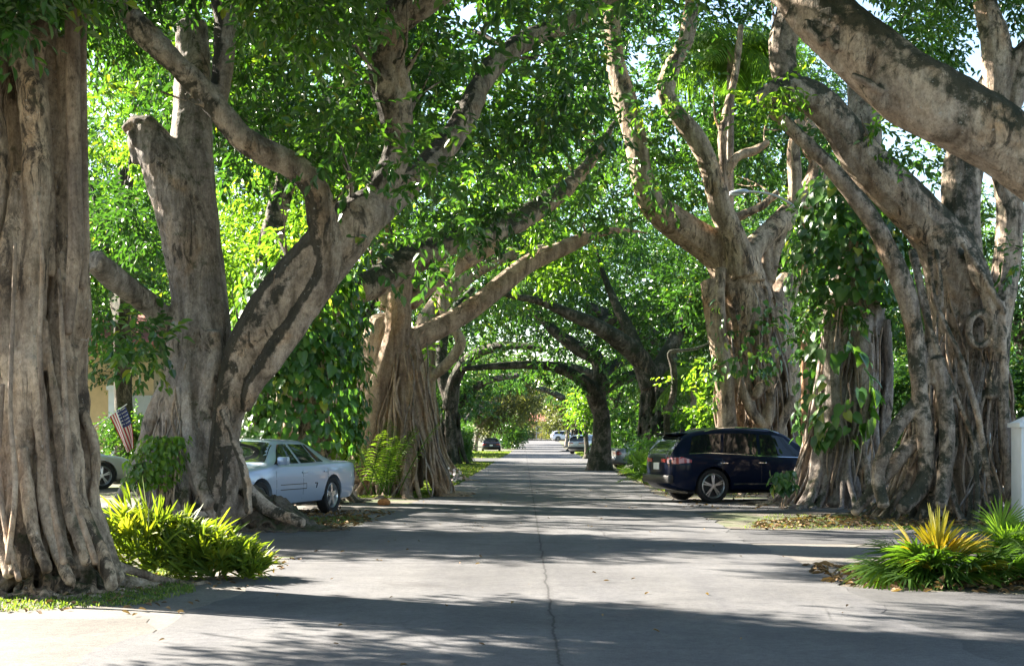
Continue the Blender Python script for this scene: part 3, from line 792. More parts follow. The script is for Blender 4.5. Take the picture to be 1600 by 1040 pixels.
ff = np.vstack([clump_field(RNG, (740,380,1080,545), (66,84), 84, 1.5), clump_field(RNG, (700,520,900,570), (64,76), 22, .7), clump_field(RNG, (950,560,1090,660), (70,80), 24, 1.2),
                clump_field(RNG, (960,610,1060,680), (68,74), 14, .9), clump_field(RNG, (700,200,1100,400), (70,84), 50, 1.7)])
crown(F, lit_ok(ff), .28, 'leaf', 27, od=.38, six=False)

add_foliage('foliage', F, np.vstack([clump_field(RNG, (890,535,1060,600), (61,65), 14, .6), clump_field(RNG, (740,540,900,570), (60,64), 9, .5), clump_field(RNG, (940,600,1000,680), (66,70), 8, .6)]), .28, 'leaf', 47, od=.6, six=False)

# --- tree G: big pale banyan behind the dark SUV
YG = 39.5
Gt = banyan("banyan_tree", 1180, YG, "tall pale banyan with bundled aerial roots rising behind the dark SUV", group="banyan trees lining the street")
tg = [limb(T(YG, (1190,760,36,.5),(1185,640,36,.4),(1175,560,42,.2),(1165,490,46,.1),(1150,435,42,0),(1130,400,32,0),(1090,372,26,-.2),(1050,345,24,-.6),(1020,318,21,-1),(1002,270,18,-1.2),(992,210,18,-1.2),(975,150,18,-1),(962,100,15,-.8),(955,20,12,-.6)))]
tg += [limb(T(YG, (1162,430,24,-.5),(1150,380,21,-.6),(1128,330,19,-.7),(1114,280,17,-.8),(1100,240,16,-.8),(1080,205,15,-.8),(1052,172,14,-.8),(1040,140,15,-.8),(1052,100,13,-.6),(1072,60,12,-.4),(1082,0,11,-.2)))]
tg += [limb(T(YG, (1172,440,26,-.3),(1170,400,20,-.3),(1192,372,18,0),(1222,345,19,.4),(1250,318,18,.8),(1272,285,17,1),(1278,250,14,1),(1262,225,12,1),(1270,170,10,1))), T(YG, (1240,330,10,.6),(1242,280,11,.5),(1240,230,10,.4),(1250,190,9,.4))]
tg += [T(YG, (1208,352,9,.3),(1198,395,10,.2),(1194,440,12,.1),(1200,490,14,0)), T(YG, (1236,340,11,.5),(1212,390,11,.3),(1200,440,12,.1))]
tg += [limb(T(YG, (1148,372,9,.2),(1132,320,9,.3),(1130,260,7,.4),(1130,200,7,.4),(1148,120,6,.5),(1158,40,5,.5))), T(YG, (1133,275,7,.4),(1152,245,7,.4),(1180,235,7,.5),(1200,222,6,.5)), T(YG, (1150,340,8,.3),(1190,322,6,.4),(1215,300,5,.5))]
tg += [T(YG, (1112,440,18,-.6),(1120,520,16,-.9),(1130,580,15,-1),(1136,660,15,-1.1),(1138,740,15,-1.1)), T(YG, (1126,420,9,-.8),(1124,500,9,-1.05),(1136,600,9,-1.15),(1146,700,9,-1.15))]
tg += [T(YG, (1146,560,7,-1),(1160,610,8,-1.1),(1178,648,9,-1.1),(1196,664,8,-1.1),(1204,640,7,-1.1),(1206,600,8,-1)), T(YG, (1214,590,9,-1),(1190,604,9,-1.1),(1180,620,7,-1.1)), T(YG, (1240,620,8,-.8),(1222,660,8,-.9),(1206,700,8,-1),(1195,740,8,-1))]
tg += [T(YG, (1205,500,24,.3),(1225,455,22,.6),(1236,435,18,.7)), T(YG, (1226,640,30,.5),(1220,560,30,.4),(1205,480,28,.2))]
tg += curtain([[*P(1172,560,YG), .85],[*P(1180,640,YG), .95],[*P(1182,700,YG), 1.0],[*P(1182,769,YG), 1.1]], 34, (.03,.11), 12, top=(0,.4), wander=.4, flare=.4, run=.5)
tg += curtain([[*P(1160,430,YG), .75],[*P(1168,500,YG), .85],[*P(1176,570,YG), .9]], 26, (.02,.05), 13, top=(.1,.6), wander=.9, flare=0, run=.05)
tg += twigs(tg, 12, 96)
fuse("trunk", tg, .033, 'bark', Gt, 1, (.04, .02), seed=8)
fg = np.vstack([clump_field(RNG, (880,-140,1280,300), (43,55), 112, 1.15), clump_field(RNG, (1000,150,1060,330), (37.5,39), 8, .45), clump_field(RNG, (940,190,1040,330), (37,39), 15, .5),
                clump_field(RNG, (1180,300,1320,480), (46,56), 20, 1.0), clump_field(RNG, (1030,420,1110,560), (42,48), 18, .8), clump_field(RNG, (1120,180,1220,420), (43,47), 14, .6),
                clump_field(RNG, (1140,480,1240,520), (37.9,38.3), 5, .3), clump_field(RNG, (1120,545,1250,600), (37.6,38.1), 9, .3), clump_field(RNG, (1085,460,1120,560), (38,39), 6, .4),
                clump_field(RNG, (700,-400,1300,-40), (34,48), 70, 1.4)])
crown(Gt, fg, .215, 'leaf', 28, od=.38)

# --- tree H: vine-hung trunk in front of the SUV's bonnet
YH = 32.2
H = banyan("banyan_tree", 1325, YH, "grey root-curtained banyan trunk at the SUV's front end, hung with broad leaves", group="banyan trees lining the street")
th = [T(YH, (1318,800,36,.1),(1318,680,34,.1),(1330,560,40,.1),(1338,470,46,0),(1335,380,44,.1),(1340,300,36,.2),(1350,200,28,.6),(1340,80,22,1)), T(YH, (1296,470,12,-.4),(1300,560,14,-.5),(1306,650,16,-.6),(1312,740,14,-.7),(1300,790,10,-1)),
      T(YH, (1352,470,14,-.5),(1348,560,14,-.6),(1352,650,14,-.6),(1346,740,13,-.8)), T(YH, (1385,500,8,-.2),(1388,600,8,-.2),(1380,700,9,-.3))]
th += curtain([[*P(1335,470,YH), .66],[*P(1328,600,YH), .72],[*P(1318,700,YH), .82],[*P(1316,789,YH), .95]], 36, (.025,.09), 14, top=(0,.45), wander=.45, flare=.75, run=.9)
fuse("trunk", th, .028, 'bark_grey', H, 1, (.04, .02), seed=9)
fh = np.vstack([clump_field(RNG, (1270,320,1420,490), (30.8,34), 40, .5), clump_field(RNG, (1250,200,1400,330), (33,37), 20, .6), clump_field(RNG, (1340,-60,1480,120), (33,38), 14, .8), clump_field(RNG, (1240,480,1300,660), (32.6,34), 10, .35)])
crown(H, fh, .17, 'leaf', 29, od=.45, per=8)

# --- tree I: the broad twisted trunk on the right
YI = 27.5
I = banyan("banyan_tree", 1495, YI, "broad twisted banyan with a knothole, behind the yellow fan palm at right", group="banyan trees lining the street")
ti = [limb(T(YI, (1500,800,46,.3),(1500,700,44,.3),(1506,600,48,.2),(1508,520,50,.05),(1500,450,52,0),(1478,390,46,0),(1440,340,40,-.1),(1395,295,37,-.3),(1350,250,34,-.5),(1318,205,30,-.7),(1285,165,28,-.9),(1250,145,26,-1),(1215,146,22,-1.1),(1186,156,13,-1.1)))]
ti += [T(YI, (1248,150,22,-1),(1226,115,20,-.9),(1222,70,21,-.8),(1234,20,22,-.7),(1246,-60,22,-.5))]
ti += [limb(T(YI, (1206,172,10,-1.3),(1240,205,11,-1.3),(1285,248,12,-1.2),(1330,300,14,-1),(1364,345,15,-.9),(1392,400,16,-.9),(1416,460,17,-.9),(1430,530,15,-.9),(1438,620,14,-1),(1448,700,14,-1),(1442,755,14,-1.1),(1410,795,10,-1.5)))]
ti += [T(YI, (1512,470,34,0),(1502,400,32,.1),(1500,330,31,.2),(1505,260,32,.4),(1530,180,26,.7),(1560,120,24,1)), T(YI, (1548,640,24,.5),(1556,520,24,.5),(1572,420,22,.5),(1578,330,22,.5),(1566,240,22,.6),(1560,150,24,.6),(1556,70,24,.5),(1540,10,20,.5),(1530,-60,18,.5))]
ti += [T(YI, (1562,130,16,.5),(1590,90,14,.4),(1620,60,12,.3)), T(YI, (1600,80,12,.4),(1592,140,13,.4),(1570,200,13,.5))]
ti += [T(YI, (1464,560,12,-1),(1476,620,12,-1.1),(1480,680,12,-1.2),(1476,740,12,-1.3),(1470,790,10,-1.6)), T(YI, (1436,625,11,-.9),(1410,655,12,-1),(1388,690,12,-1.1),(1372,740,11,-1.2),(1380,790,9,-1.5))]
ti += [T(YI, (1562,470,8,-.9),(1566,560,8,-1),(1568,640,9,-1),(1574,720,9,-1),(1582,795,9,-1.1)), T(YI, (1440,680,10,-.8),(1400,720,13,-.8),(1365,765,11,-.9),(1335,800,7,-1.2))]
ti += [T(YI, (1516,390,11,-.7),(1530,430,13,-.8),(1548,470,13,-.85),(1556,540,10,-.9),(1550,620,9,-1)), T(YI, (1504,380,4,-.8),(1536,430,5,-1),(1570,490,5,-1))]
k = []
for q in range(13):                                            # the swollen ring of the knothole
    a = q/12*2*math.pi
    k.append((1530+17*math.cos(a), 515+26*math.sin(a), 6.5, -.86))
ti += [T(YI, *k)]
ti += [T(YI, (1462,390,4,-.8),(1470,440,4,-.95),(1472,480,3.5,-1)), T(YI, (1424,395,3,-.6),(1440,470,4,-.8),(1470,560,4,-1),(1510,660,4,-1.1),(1540,740,4,-1.1)), T(YI, (1452,395,4,-.7),(1462,470,4,-.95),(1500,560,5,-1.1),(1530,660,5,-1.1),(1548,780,5,-1.2))]
ti += [T(YI, (1425,390,6,-.5),(1440,450,7,-.6),(1452,520,7,-.8),(1460,600,7,-1))]
ti += curtain([[*P(1508,460,YI), .62],[*P(1505,560,YI), .74],[*P(1500,680,YI), .95],[*P(1496,807,YI), 1.2]], 56, (.016,.065), 15, top=(0,.5), wander=.7, flare=.45, run=.9)
ti += twigs(ti, 6, 97)
fuse("trunk", ti, .025, 'bark_limb', I, 1, (.04, .02), seed=10)
fi = np.vstack([clump_field(RNG, (1395,190,1500,330), (31,37), 12, .5), clump_field(RNG, (1560,-10,1640,260), (32,37), 10, .5), clump_field(RNG, (1360,170,1480,260), (26,27.2), 8, .28), clump_field(RNG, (1380,-80,1540,100), (30,36), 18, .7), clump_field(RNG, (1180,140,1240,175), (26,26.6), 4, .22),
                clump_field(RNG, (1490,300,1570,400), (28.6,30), 6, .35), clump_field(RNG, (1580,120,1720,420), (29,34), 6, .6), clump_field(RNG, (1100,-600,1900,-120), (24,34), 60, 1.2), over(3, 12, 19, 32, 10, 13, 70),
                clump_field(RNG, (1560,360,1640,420), (26,27), 2, .3)])
crown(I, fi, .17, 'leaf', 30, od=.42, per=7)

# --- tree J: trunk beyond the right edge whose great limb sweeps over
YJ = 13.6
J = banyan("banyan_tree", 1880, YJ, "massive mossy limb sweeping down across the upper right from a trunk outside", group="banyan trees lining the street")
tj = [T(YJ, (1880,950,110,0),(1870,700,90,0),(1850,520,78,0),(1790,400,64,0),(1700,325,56,0),(1620,262,52,0),(1560,215,55,0),(1500,180,58,0),(1440,150,58,0),(1380,108,56,.1),(1320,55,52,.2),(1268,5,44,.4),(1222,-42,36,.6),(1160,-110,30,.9),(1080,-190,26,1.2))]
tj += [T(YJ, (1860,560,60,.3),(1900,300,50,.6),(1960,0,44,.8),(1980,-300,30,1))]
tj += [T(YJ, (1404,176,15,.1),(1388,166,15,-.05),(1368,152,11,-.12),(1350,134,8,-.1)), T(YJ, (1240,22,14,.3),(1262,50,15,.2),(1290,82,12,.1),(1318,112,8,.05)), T(YJ, (1330,118,7,-.2),(1352,128,8,-.24),(1380,146,8,-.2))]
for i in range(26):
    s = RNG.random(); px, py = 1250+200*s, 35+150*s+RNG.uniform(-12, 8)
    tj.append(T(YJ, (px, py, RNG.uniform(4, 9), -.05+RNG.uniform(-.1, .2)), (px+RNG.uniform(6, 22), py+RNG.uniform(4, 16), RNG.uniform(3, 8), -.05+RNG.uniform(-.1, .2))))
tj += curtain([[*P(1870,640,YJ), .6],[*P(1880,920,YJ), .75]], 30, (.03,.08), 16, top=(0,.4), run=.8)
fuse("trunk", tj, .024, 'bark_limb', J, 2, (.07, .03), seed=11)
fj = np.vstack([clump_field(RNG, (1500,-700,2300,-200), (11,17), 50, .8), clump_field(RNG, (900,-500,1500,-180), (12,17), 34, .6), over(-1.5, 10, 5, 19, 6.9, 9.8, 150), clump_field(RNG, (1050,-60,1200,-20), (15,17), 4, .3)])
crown(J, fj, .15, 'leaf', 31, od=.5, per=7)

# --- smaller trees on the right verge
S1 = banyan("young_tree", 1044, 47, "thin crooked brown trunk rising left of the dark SUV's tailgate")
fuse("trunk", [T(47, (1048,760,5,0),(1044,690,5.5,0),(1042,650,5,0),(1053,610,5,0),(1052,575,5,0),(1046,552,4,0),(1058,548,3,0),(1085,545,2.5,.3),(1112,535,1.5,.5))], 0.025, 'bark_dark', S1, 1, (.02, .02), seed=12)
crown(S1, clump_field(RNG, (1060,560,1120,650), (46,48), 12, .5), .2, 'leaf_bright', 32, od=.5)

# --- single hanging and clinging roots, too thin to fuse with the trunks
def aerial_roots(tree, core, n, rs, seed, arc=(-3.3, .15), top=(0, .6), k=1.04, hang=0):
    rg = np.random.default_rng(seed)
    C = catmull(core, 30); o = np.array(tree.location)
    for i in range(n):
        th = rg.uniform(*arc); w = rg.uniform(-.9, .9); ph = rg.uniform(0, 6); s0 = rg.uniform(*top)
        r = rg.uniform(*rs); rows = []
        for q in range(int(s0*29), 30):
            s = q/29; x, y, z, R0 = C[q]
            a = th + w*(s-s0) + .12*math.sin(ph+s*11)
            rad = R0*(k + .05*math.sin(ph+s*17)) + hang*(1-s)
            rows.append([x+rad*math.cos(a), y+rad*math.sin(a), max(z, .0), r*(.8+.4*s)])
        if len(rows) < 4: continue
        c = catmull(rows, 34)
        V, Q, T3 = tube_np(c[:, :3]-o, c[:, 3], 7, .08, rg)
        link("aerial_root", mesh_np("aerial_root", V, [Q, T3]), M['bark_root' if i % 3 else 'bark_grey'], tree)
aerial_roots(I, [[*P(1500,420,YI), .62],[*P(1506,560,YI), .76],[*P(1500,680,YI), .98],[*P(1496,800,YI), 1.3]], 26, (.010, .026), 801)
aerial_roots(H, [[*P(1335,470,YH), .70],[*P(1328,600,YH), .76],[*P(1318,700,YH), .90],[*P(1316,789,YH), 1.15]], 16, (.012, .028), 802)
aerial_roots(Gt, [[*P(1150,440,YG), .80],[*P(1170,560,YG), .95],[*P(1182,700,YG), 1.08],[*P(1182,769,YG), 1.25]], 24, (.012, .035), 803)
aerial_roots(D1, [[*P(634,520,YD), .5],[*P(632,620,YD), .66],[*P(632,700,YD), .90],[*P(632,774,YD), 1.25]], 22, (.014, .04), 804, arc=(-3.0, .4))
aerial_roots(D2, [[*P(655,530,YE), .48],[*P(657,620,YE), .55],[*P(660,700,YE), .70],[*P(662,749,YE), 1.05]], 14, (.016, .04), 805)
aerial_roots(B, [[*P(312,540,YB), .42],[*P(300,640,YB), .55],[*P(296,740,YB), .66],[*P(292,822,YB), .95]], 12, (.012, .03), 806)

rg = np.random.default_rng(811)
for tb_ in (T(YA, (113,-40,11,-.3),(114,100,12,-.3),(116,260,12,-.32),(118,380,13,-.32),(112,450,11,-.34),(106,520,8,-.36)), T(YA, (129,-40,6,-.12),(130,120,6,-.12),(132,280,6.5,-.12),(133,390,7,-.14),(128,450,6,-.16)),
            T(YA, (60,300,3,-.72),(66,420,3.5,-.72),(62,540,4,-.74),(70,660,4,-.78),(82,780,5,-.86),(100,880,5,-1.05)), T(YA, (24,380,3,-.7),(20,500,3.5,-.74),(16,640,4,-.78),(24,760,4.5,-.84),(12,880,5,-1.1)),
            T(YA, (92,420,3,-.5),(98,540,4,-.55),(104,660,4.5,-.6),(116,770,5,-.72),(150,880,5,-.95)), T(YA, (4,600,4,-.7),(-2,720,4.5,-.76),(8,820,5,-.9),(30,905,5,-1.2))):
    c = catmull(tb_, 44)
    V, Q, T3 = tube_np(c[:, :3]-np.array(A.location), c[:, 3], 9, .06, rg)
    link("aerial_root", mesh_np("aerial_root", V, [Q, T3]), M['bark_root'], A)
add_foliage('foliage', I, np.vstack([clump_field(RNG, (1165,125,1245,190), (25.4,26.3), 11, .24), clump_field(RNG, (1360,180,1440,250), (26,26.8), 6, .2)]), .16, 'leaf_bright', 48, od=.5, per=7)

# --- more banyans receding on both sides
def far_banyan(px, Y, label, seed, side, limbs, crown_box, leaf, r=.5):
    rg = np.random.default_rng(seed)
    t = banyan("banyan_tree", px, Y, label, group="banyan trees lining the street")
    k = FPX/Y; gy = HY + FPX*CAM_H/Y
    tubes = [T(Y, (px, gy+4, r*.7*k, .2), (px, gy-1.5*k, r*.6*k, .1), (px-side*.1*k, gy-3.2*k, r*.55*k, 0), (px-side*.3*k, gy-4.4*k, r*.5*k, 0))]
    for lm in limbs: tubes.append(limb(T(Y, *lm)))
    tubes += curtain([[*P(px, gy-3.4*k, Y), r*.8], [*P(px, gy-1.6*k, Y), r], [*P(px, gy, Y), r*1.15]], 20, (.04, .10), seed, top=(0, .4), wander=.4, flare=.6, run=.9)
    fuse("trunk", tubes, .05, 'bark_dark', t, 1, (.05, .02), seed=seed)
    CROWNS.append(((t, lit_ok(np.vstack([clump_field(rg, b, yr, n, cr) for b, yr, n, cr in crown_box])), leaf, 'leaf', seed), dict(od=.38, six=False)))
far_banyan(1018, 57, "thick dark banyan between the crooked trunk and the road edge banyan", 701, 1, [((1018,600,20,0),(1000,560,17,-.3),(965,530,14,-1),(930,508,12,-2),(890,490,9,-3),(840,470,6,-4),(790,460,3.5,-5),(750,440,1.5,-6)), ((1020,590,14,0),(1050,540,12,.5),(1075,480,6,1),(1090,430,2,1.5)), ((1010,580,12,0),(985,520,10,.5),(960,470,7,1),(940,420,4,1.5),(930,380,1.5,2))],
           [((780,330,1090,480), (58,72), 44, 1.2), ((960,480,1080,560), (60,70), 14, .9)], .25, .55)
far_banyan(968, 86, "banyan with bundled roots behind the grey car", 702, 1, [((968,630,12,0),(950,600,9,-.5),(915,580,7,-2),(870,568,5,-3)), ((968,625,9,0),(990,590,7,1),(1010,570,5,2))],
           [((840,500,1010,590), (86,98), 30, 1.3)], .32, .6)
far_banyan(703, 78, "banyan rising behind the clipped dark hedge", 703, -1, [((703,640,13,0),(712,590,11,-.3),(740,555,9,-1),(790,540,7,-2),(850,545,5,-3)), ((703,630,10,0),(690,570,9,.5),(700,500,7,1),(740,450,5,2))],
           [((640,440,860,555), (78,94), 44, 1.4)], .30, .55)
far_banyan(716, 112, "farthest left banyan, just past the cross street", 704, -1, [((716,655,8,0),(728,620,7,-.3),(760,596,6,-1),(810,586,4,-2)), ((716,650,7,0),(700,615,6,.5),(690,590,4,1))],
           [((680,560,820,610), (112,126), 24, 1.5)], .36, .6)
far_banyan(905, 150, "farthest right banyan by the silver SUV", 705, 1, [((905,655,7,0),(890,630,6,-.5),(860,612,5,-2),(830,604,3,-3)), ((905,650,6,0),(925,620,5,1),(940,600,4,1))],
           [((840,575,960,625), (150,166), 22, 1.9)], .45, .7)

for a, k in CROWNS:
    add_foliage("crown", a[0], clear(a[1]), *a[2:], **k)
# ------------------------------------------------------------------ garden trees and shrubs behind the street trees
def crown_clumps(rng, c, r3, n, r):
    d = rand_unit(rng, n); rad = rng.random(n)**.4
    p = np.array(c) + d*np.array(r3)*rad[:, None]
    q = r*rng.uniform(.6, 1.3, n)
    return np.stack([p[:, 0], p[:, 1], p[:, 2], q, q, q*.75], axis=1)
def garden_tree(name, px, Y, box, label, leaf, mat, seed, dens=1.0, bmat='bark_dark', group="garden trees behind the street", od=.5, lean=0, limbs=4, filt=True):
    """free-standing tree: crown fills the photo outline box at its distance, trunk with limbs below it"""
    rng = np.random.default_rng(seed)
    z0 = terr(Y)
    t = empty(name, ((px-CX)/FPX*Y, Y, z0), 0, label, "tree", group)
    a, b = P(box[0], box[1], Y), P(box[2], box[3], Y)
    c = (a+b)/2; c[1] = Y
    rx, rz = (b[0]-a[0])/2, (a[2]-b[2])/2
    ry = min(max(rx*.8, 1.5), 4.5)
    cr = max(.45, min(rx, rz)*.33)
    n = int(dens*9*max(1, rx*rz*ry/(cr**3*6)))
    cl = crown_clumps(rng, c, (rx, ry, rz), n, cr)
    x0, y0 = t.location[0], t.location[1]
    h = c[2]
    tr = .10 + .022*(h - z0)
    tubes = [[[x0, y0, z0-.1, tr*1.5], [x0+.1, y0, z0+.5, tr*1.05], [x0*.6+c[0]*.4, y0, z0+(h-z0)*.5, tr*.85], [c[0], Y, h, tr*.5]]]
    for k in range(limbs):
        s = rng.uniform(.35, .7)
        q = cl[rng.integers(0, len(cl))]
        bx, bz = x0+(c[0]-x0)*s, z0+(h-z0)*s
        tubes.append([[bx, y0, bz, tr*.6], [(bx+q[0])/2, (y0+q[1])/2, (bz+q[2])/2+.2, tr*.42], [q[0], q[1], q[2], tr*.18]])
    fuse("trunk", tubes, max(.05, tr*.3), bmat, t, 1, (.05, 0), seed=seed, seg=8)
    if filt: cl2 = lit_ok(cl); cl = cl2 if len(cl2) > 3 else cl
    add_foliage("crown", t, cl, leaf, mat, seed, od=od, six=Y < 50)
    return t
gts = [
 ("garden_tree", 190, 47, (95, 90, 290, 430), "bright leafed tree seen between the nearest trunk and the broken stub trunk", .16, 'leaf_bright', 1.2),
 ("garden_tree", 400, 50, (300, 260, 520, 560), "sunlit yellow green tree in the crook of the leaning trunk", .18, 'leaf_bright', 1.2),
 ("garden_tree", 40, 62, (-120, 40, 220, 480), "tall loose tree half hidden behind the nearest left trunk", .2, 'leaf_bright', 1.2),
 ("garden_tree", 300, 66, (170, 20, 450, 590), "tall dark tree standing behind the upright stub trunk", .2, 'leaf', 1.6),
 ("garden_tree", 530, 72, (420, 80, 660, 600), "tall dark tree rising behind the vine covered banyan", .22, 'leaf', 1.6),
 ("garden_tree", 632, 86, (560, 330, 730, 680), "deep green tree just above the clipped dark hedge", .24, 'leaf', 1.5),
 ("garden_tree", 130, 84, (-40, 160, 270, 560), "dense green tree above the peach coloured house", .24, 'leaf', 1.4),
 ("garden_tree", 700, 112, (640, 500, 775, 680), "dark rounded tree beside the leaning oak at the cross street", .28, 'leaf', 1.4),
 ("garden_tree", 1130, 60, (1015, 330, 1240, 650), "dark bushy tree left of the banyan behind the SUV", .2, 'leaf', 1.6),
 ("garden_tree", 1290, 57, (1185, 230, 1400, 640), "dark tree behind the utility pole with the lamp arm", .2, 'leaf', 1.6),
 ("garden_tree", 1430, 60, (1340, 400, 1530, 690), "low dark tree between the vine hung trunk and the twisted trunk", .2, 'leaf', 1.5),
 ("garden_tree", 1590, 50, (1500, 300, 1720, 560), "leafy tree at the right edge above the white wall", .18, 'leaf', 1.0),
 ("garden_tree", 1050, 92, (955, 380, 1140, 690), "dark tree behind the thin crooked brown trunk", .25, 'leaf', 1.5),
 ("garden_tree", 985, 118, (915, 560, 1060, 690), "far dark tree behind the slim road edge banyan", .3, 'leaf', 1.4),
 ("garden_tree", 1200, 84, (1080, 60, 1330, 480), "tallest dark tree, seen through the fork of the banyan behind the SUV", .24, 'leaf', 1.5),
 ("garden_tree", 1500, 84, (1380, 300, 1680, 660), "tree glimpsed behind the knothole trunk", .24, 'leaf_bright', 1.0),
 ("garden_tree", 915, 100, (885, 600, 946, 668), "small sunlit yellow green tree beside the silver SUV", .28, 'leaf_bright', 1.4),
]
for i, (nm, px, Y, box, lab, lf, mt, dn) in enumerate(gts):
    garden_tree(nm, px, Y, box, lab, lf, mt, 100+i, dn)
# deeper in the sunny-side gardens; three, out of view, added to shade the road
for i, (X, Y, z0_, z1_, rx, lab) in enumerate([
  (-17, 44, 3.5, 11, 3.6, "tall garden tree far left, behind the house side of the nearest trunk"), (-19, 57, 3, 12, 4, "rounded garden tree over the peach house roof"),
  (-18, 70, 3, 12, 4, "broad garden tree deep behind the vine covered banyan"), (-20, 84, 2.5, 13, 4.2, "large far garden tree left of the cross street"),
  (-13, 26.5, 2.4, 10, 2.9, "garden tree out beyond the left edge near the side driveway"), (-16, 33, 3, 11, 3.2, "garden tree out beyond the left edge by the gravel drive"),
  (-20, 31, 4, 13, 3.0, "second garden tree out beyond the left edge, taller and farther from the street"), (-15, 112, 2, 12, 4, "tree on the far left corner of the cross street"), (-14, 130, 2, 12, 4, "tree behind the dark blue car's lawn")]):
    px = CX+X/Y*FPX
    garden_tree("garden_tree", px, Y, (CX+(X-rx)/Y*FPX, HY-(z1_-CAM_H)/Y*FPX, CX+(X+rx)/Y*FPX, HY-(z0_-CAM_H)/Y*FPX), lab, .2 if Y < 60 else .26, 'leaf', 180+i, 2.6 if Y < 34 else 1.4)
oaks = [
 (742, 152, (665, 575, 850, 668), "leaning grey oak behind the dark parked car", .36, 1.5),
 (884, 185, (835, 572, 960, 668), "pale oak over the white SUV far down the street", .42, 1.5),
 (790, 205, (735, 585, 850, 655), "hazy olive oak whose crown closes the end of the street", .45, 1.5),
 (690, 190, (640, 560, 750, 680), "olive oak left of the leaning grey oak", .42, 1.4),
 (930, 215, (880, 560, 1010, 676), "olive oak furthest down the right side", .45, 1.4),
 (812, 130, (720, 555, 860, 612), "olive oak crown hanging just under the arching limb", .34, 1.2),
]
for i, (px, Y, box, lab, lf, dn) in enumerate(oaks):
    if i == 5: px = 700
    garden_tree("oak_tree", px, Y, box, lab, lf, 'leaf_oak', 140+i, dn, 'bark_grey', "oaks at the far end of the street", od=.5, limbs=6)

# distant wood closing the view, well behind everything
def tree_belt(name, x0, x1, Y, h, leaf, mat, seed, n):
    rng = np.random.default_rng(seed)
    X = rng.uniform(x0, x1, n); Z = terr(Y) + h*rng.random(n)**.8; YY = Y + rng.uniform(0, 14, n)
    r = rng.uniform(1.2, 2.4, n)
    o = add_foliage(name, None, np.stack([X, YY, Z, r, r, r*.8], 1), leaf, mat, seed, od=.7, six=False)
    return tag(o, kind="stuff")
tree_belt("distant_wood", -75, -16, 120, 15, .5, 'leaf', 61, 210)
tree_belt("distant_wood", 14, 75, 120, 14, .5, 'leaf', 62, 190)
tree_belt("distant_wood", -60, -9, 285, 15, 1.0, 'leaf_oak', 63, 150)
tree_belt("distant_wood", 12, 80, 285, 15, 1.0, 'leaf_oak', 64, 150)
tree_belt("distant_wood", -20, 40, 345, 16, 1.1, 'leaf_oak', 65, 120)

def hedge(name, box, Y, depth, label, leaf, mat, seed, cat="hedge", od=.9, r=.4):
    rng = np.random.default_rng(seed)
    a, b = P(box[0], box[1], Y), P(box[2], box[3], Y)
    w, h = b[0]-a[0], a[2]-max(b[2], terr(Y))
    n = int(w*h*depth/(r**3)*.5)+12
    X = rng.uniform(a[0], b[0], n); Z = max(b[2], terr(Y)) + h*rng.random(n)**.9; YY = Y + rng.uniform(0, depth, n)
    e = empty(name, ((a[0]+b[0])/2, Y, terr(Y)), 0, label, cat)
    rq = r*rng.uniform(.7, 1.2, n)
    add_foliage("foliage", e, np.stack([X, YY, Z-.1, rq, rq, rq*.8], 1), leaf, mat, seed, od=od, six=Y < 40)
    for k in range(5):
        x = a[0]-e.location[0] + w*(k+.5)/5
        MB().tube([(x, depth/2, -.05), (x+.05, depth/2, h*.4), (x-.06, depth/2, h*.8)], [.04, .03, .015], 6).build("stem", M['bark_dark'], e, smooth=True)
    return e
hedge("clipped_hedge", (676, 664, 724, 724), 84, 7, "clipped dark hedge between the left banyans and the far cross street", .12, 'leaf', 71)
hedge("garden_shrub", (150, 655, 215, 705), 46, 2.5, "dark garden shrub below the striped flag", .14, 'leaf', 72, "shrub")
hedge("garden_shrub", (560, 600, 600, 700), 43, 2, "leafy shrub behind the pale trunk by the areca palm", .14, 'leaf_bright', 73, "shrub")
hedge("garden_shrub", (772, 652, 812, 688), 168, 6, "dark shrub mass right of the dark blue car", .3, 'leaf', 74, "shrub", r=.8)
hedge("garden_shrub", (1000, 690, 1045, 738), 52, 2.5, "low dark shrubs between the grey car and the dark SUV", .15, 'leaf', 75, "shrub")
hedge("garden_shrub", (1060, 640, 1130, 720), 55, 3, "dark shrubbery seen over the dark SUV's roof", .16, 'leaf', 76, "shrub")
hedge("garden_shrub", (1380, 560, 1440, 740), 42, 3, "dark shrub between the two right hand trunks", .15, 'leaf', 77, "shrub")
hedge("garden_shrub", (1560, 560, 1680, 650), 33, 2, "leafy shrub rising over the white wall", .14, 'leaf', 78, "shrub")
hedge("garden_shrub", (380, 560, 560, 720), 39, 2.5, "shrub wall behind the sedan's roof", .16, 'leaf', 79, "shrub")
hedge("garden_shrub", (1230, 560, 1300, 720), 44, 2.5, "shrub behind the rust coloured utility pole", .15, 'leaf', 80, "shrub")
hedge("garden_shrub", (950, 640, 1000, 715), 82, 4, "dim shrubs behind the grey car", .2, 'leaf', 81, "shrub")
hedge("far_hedge", (790, 664, 828, 684), 262, 6, "far green hedge left of the red roofed house", .5, 'leaf_oak', 82, r=1.0)
hedge("far_hedge", (850, 655, 880, 684), 268, 6, "far pale green hedge right of the red roofed house", .5, 'leaf_oak', 83, r=1.2)

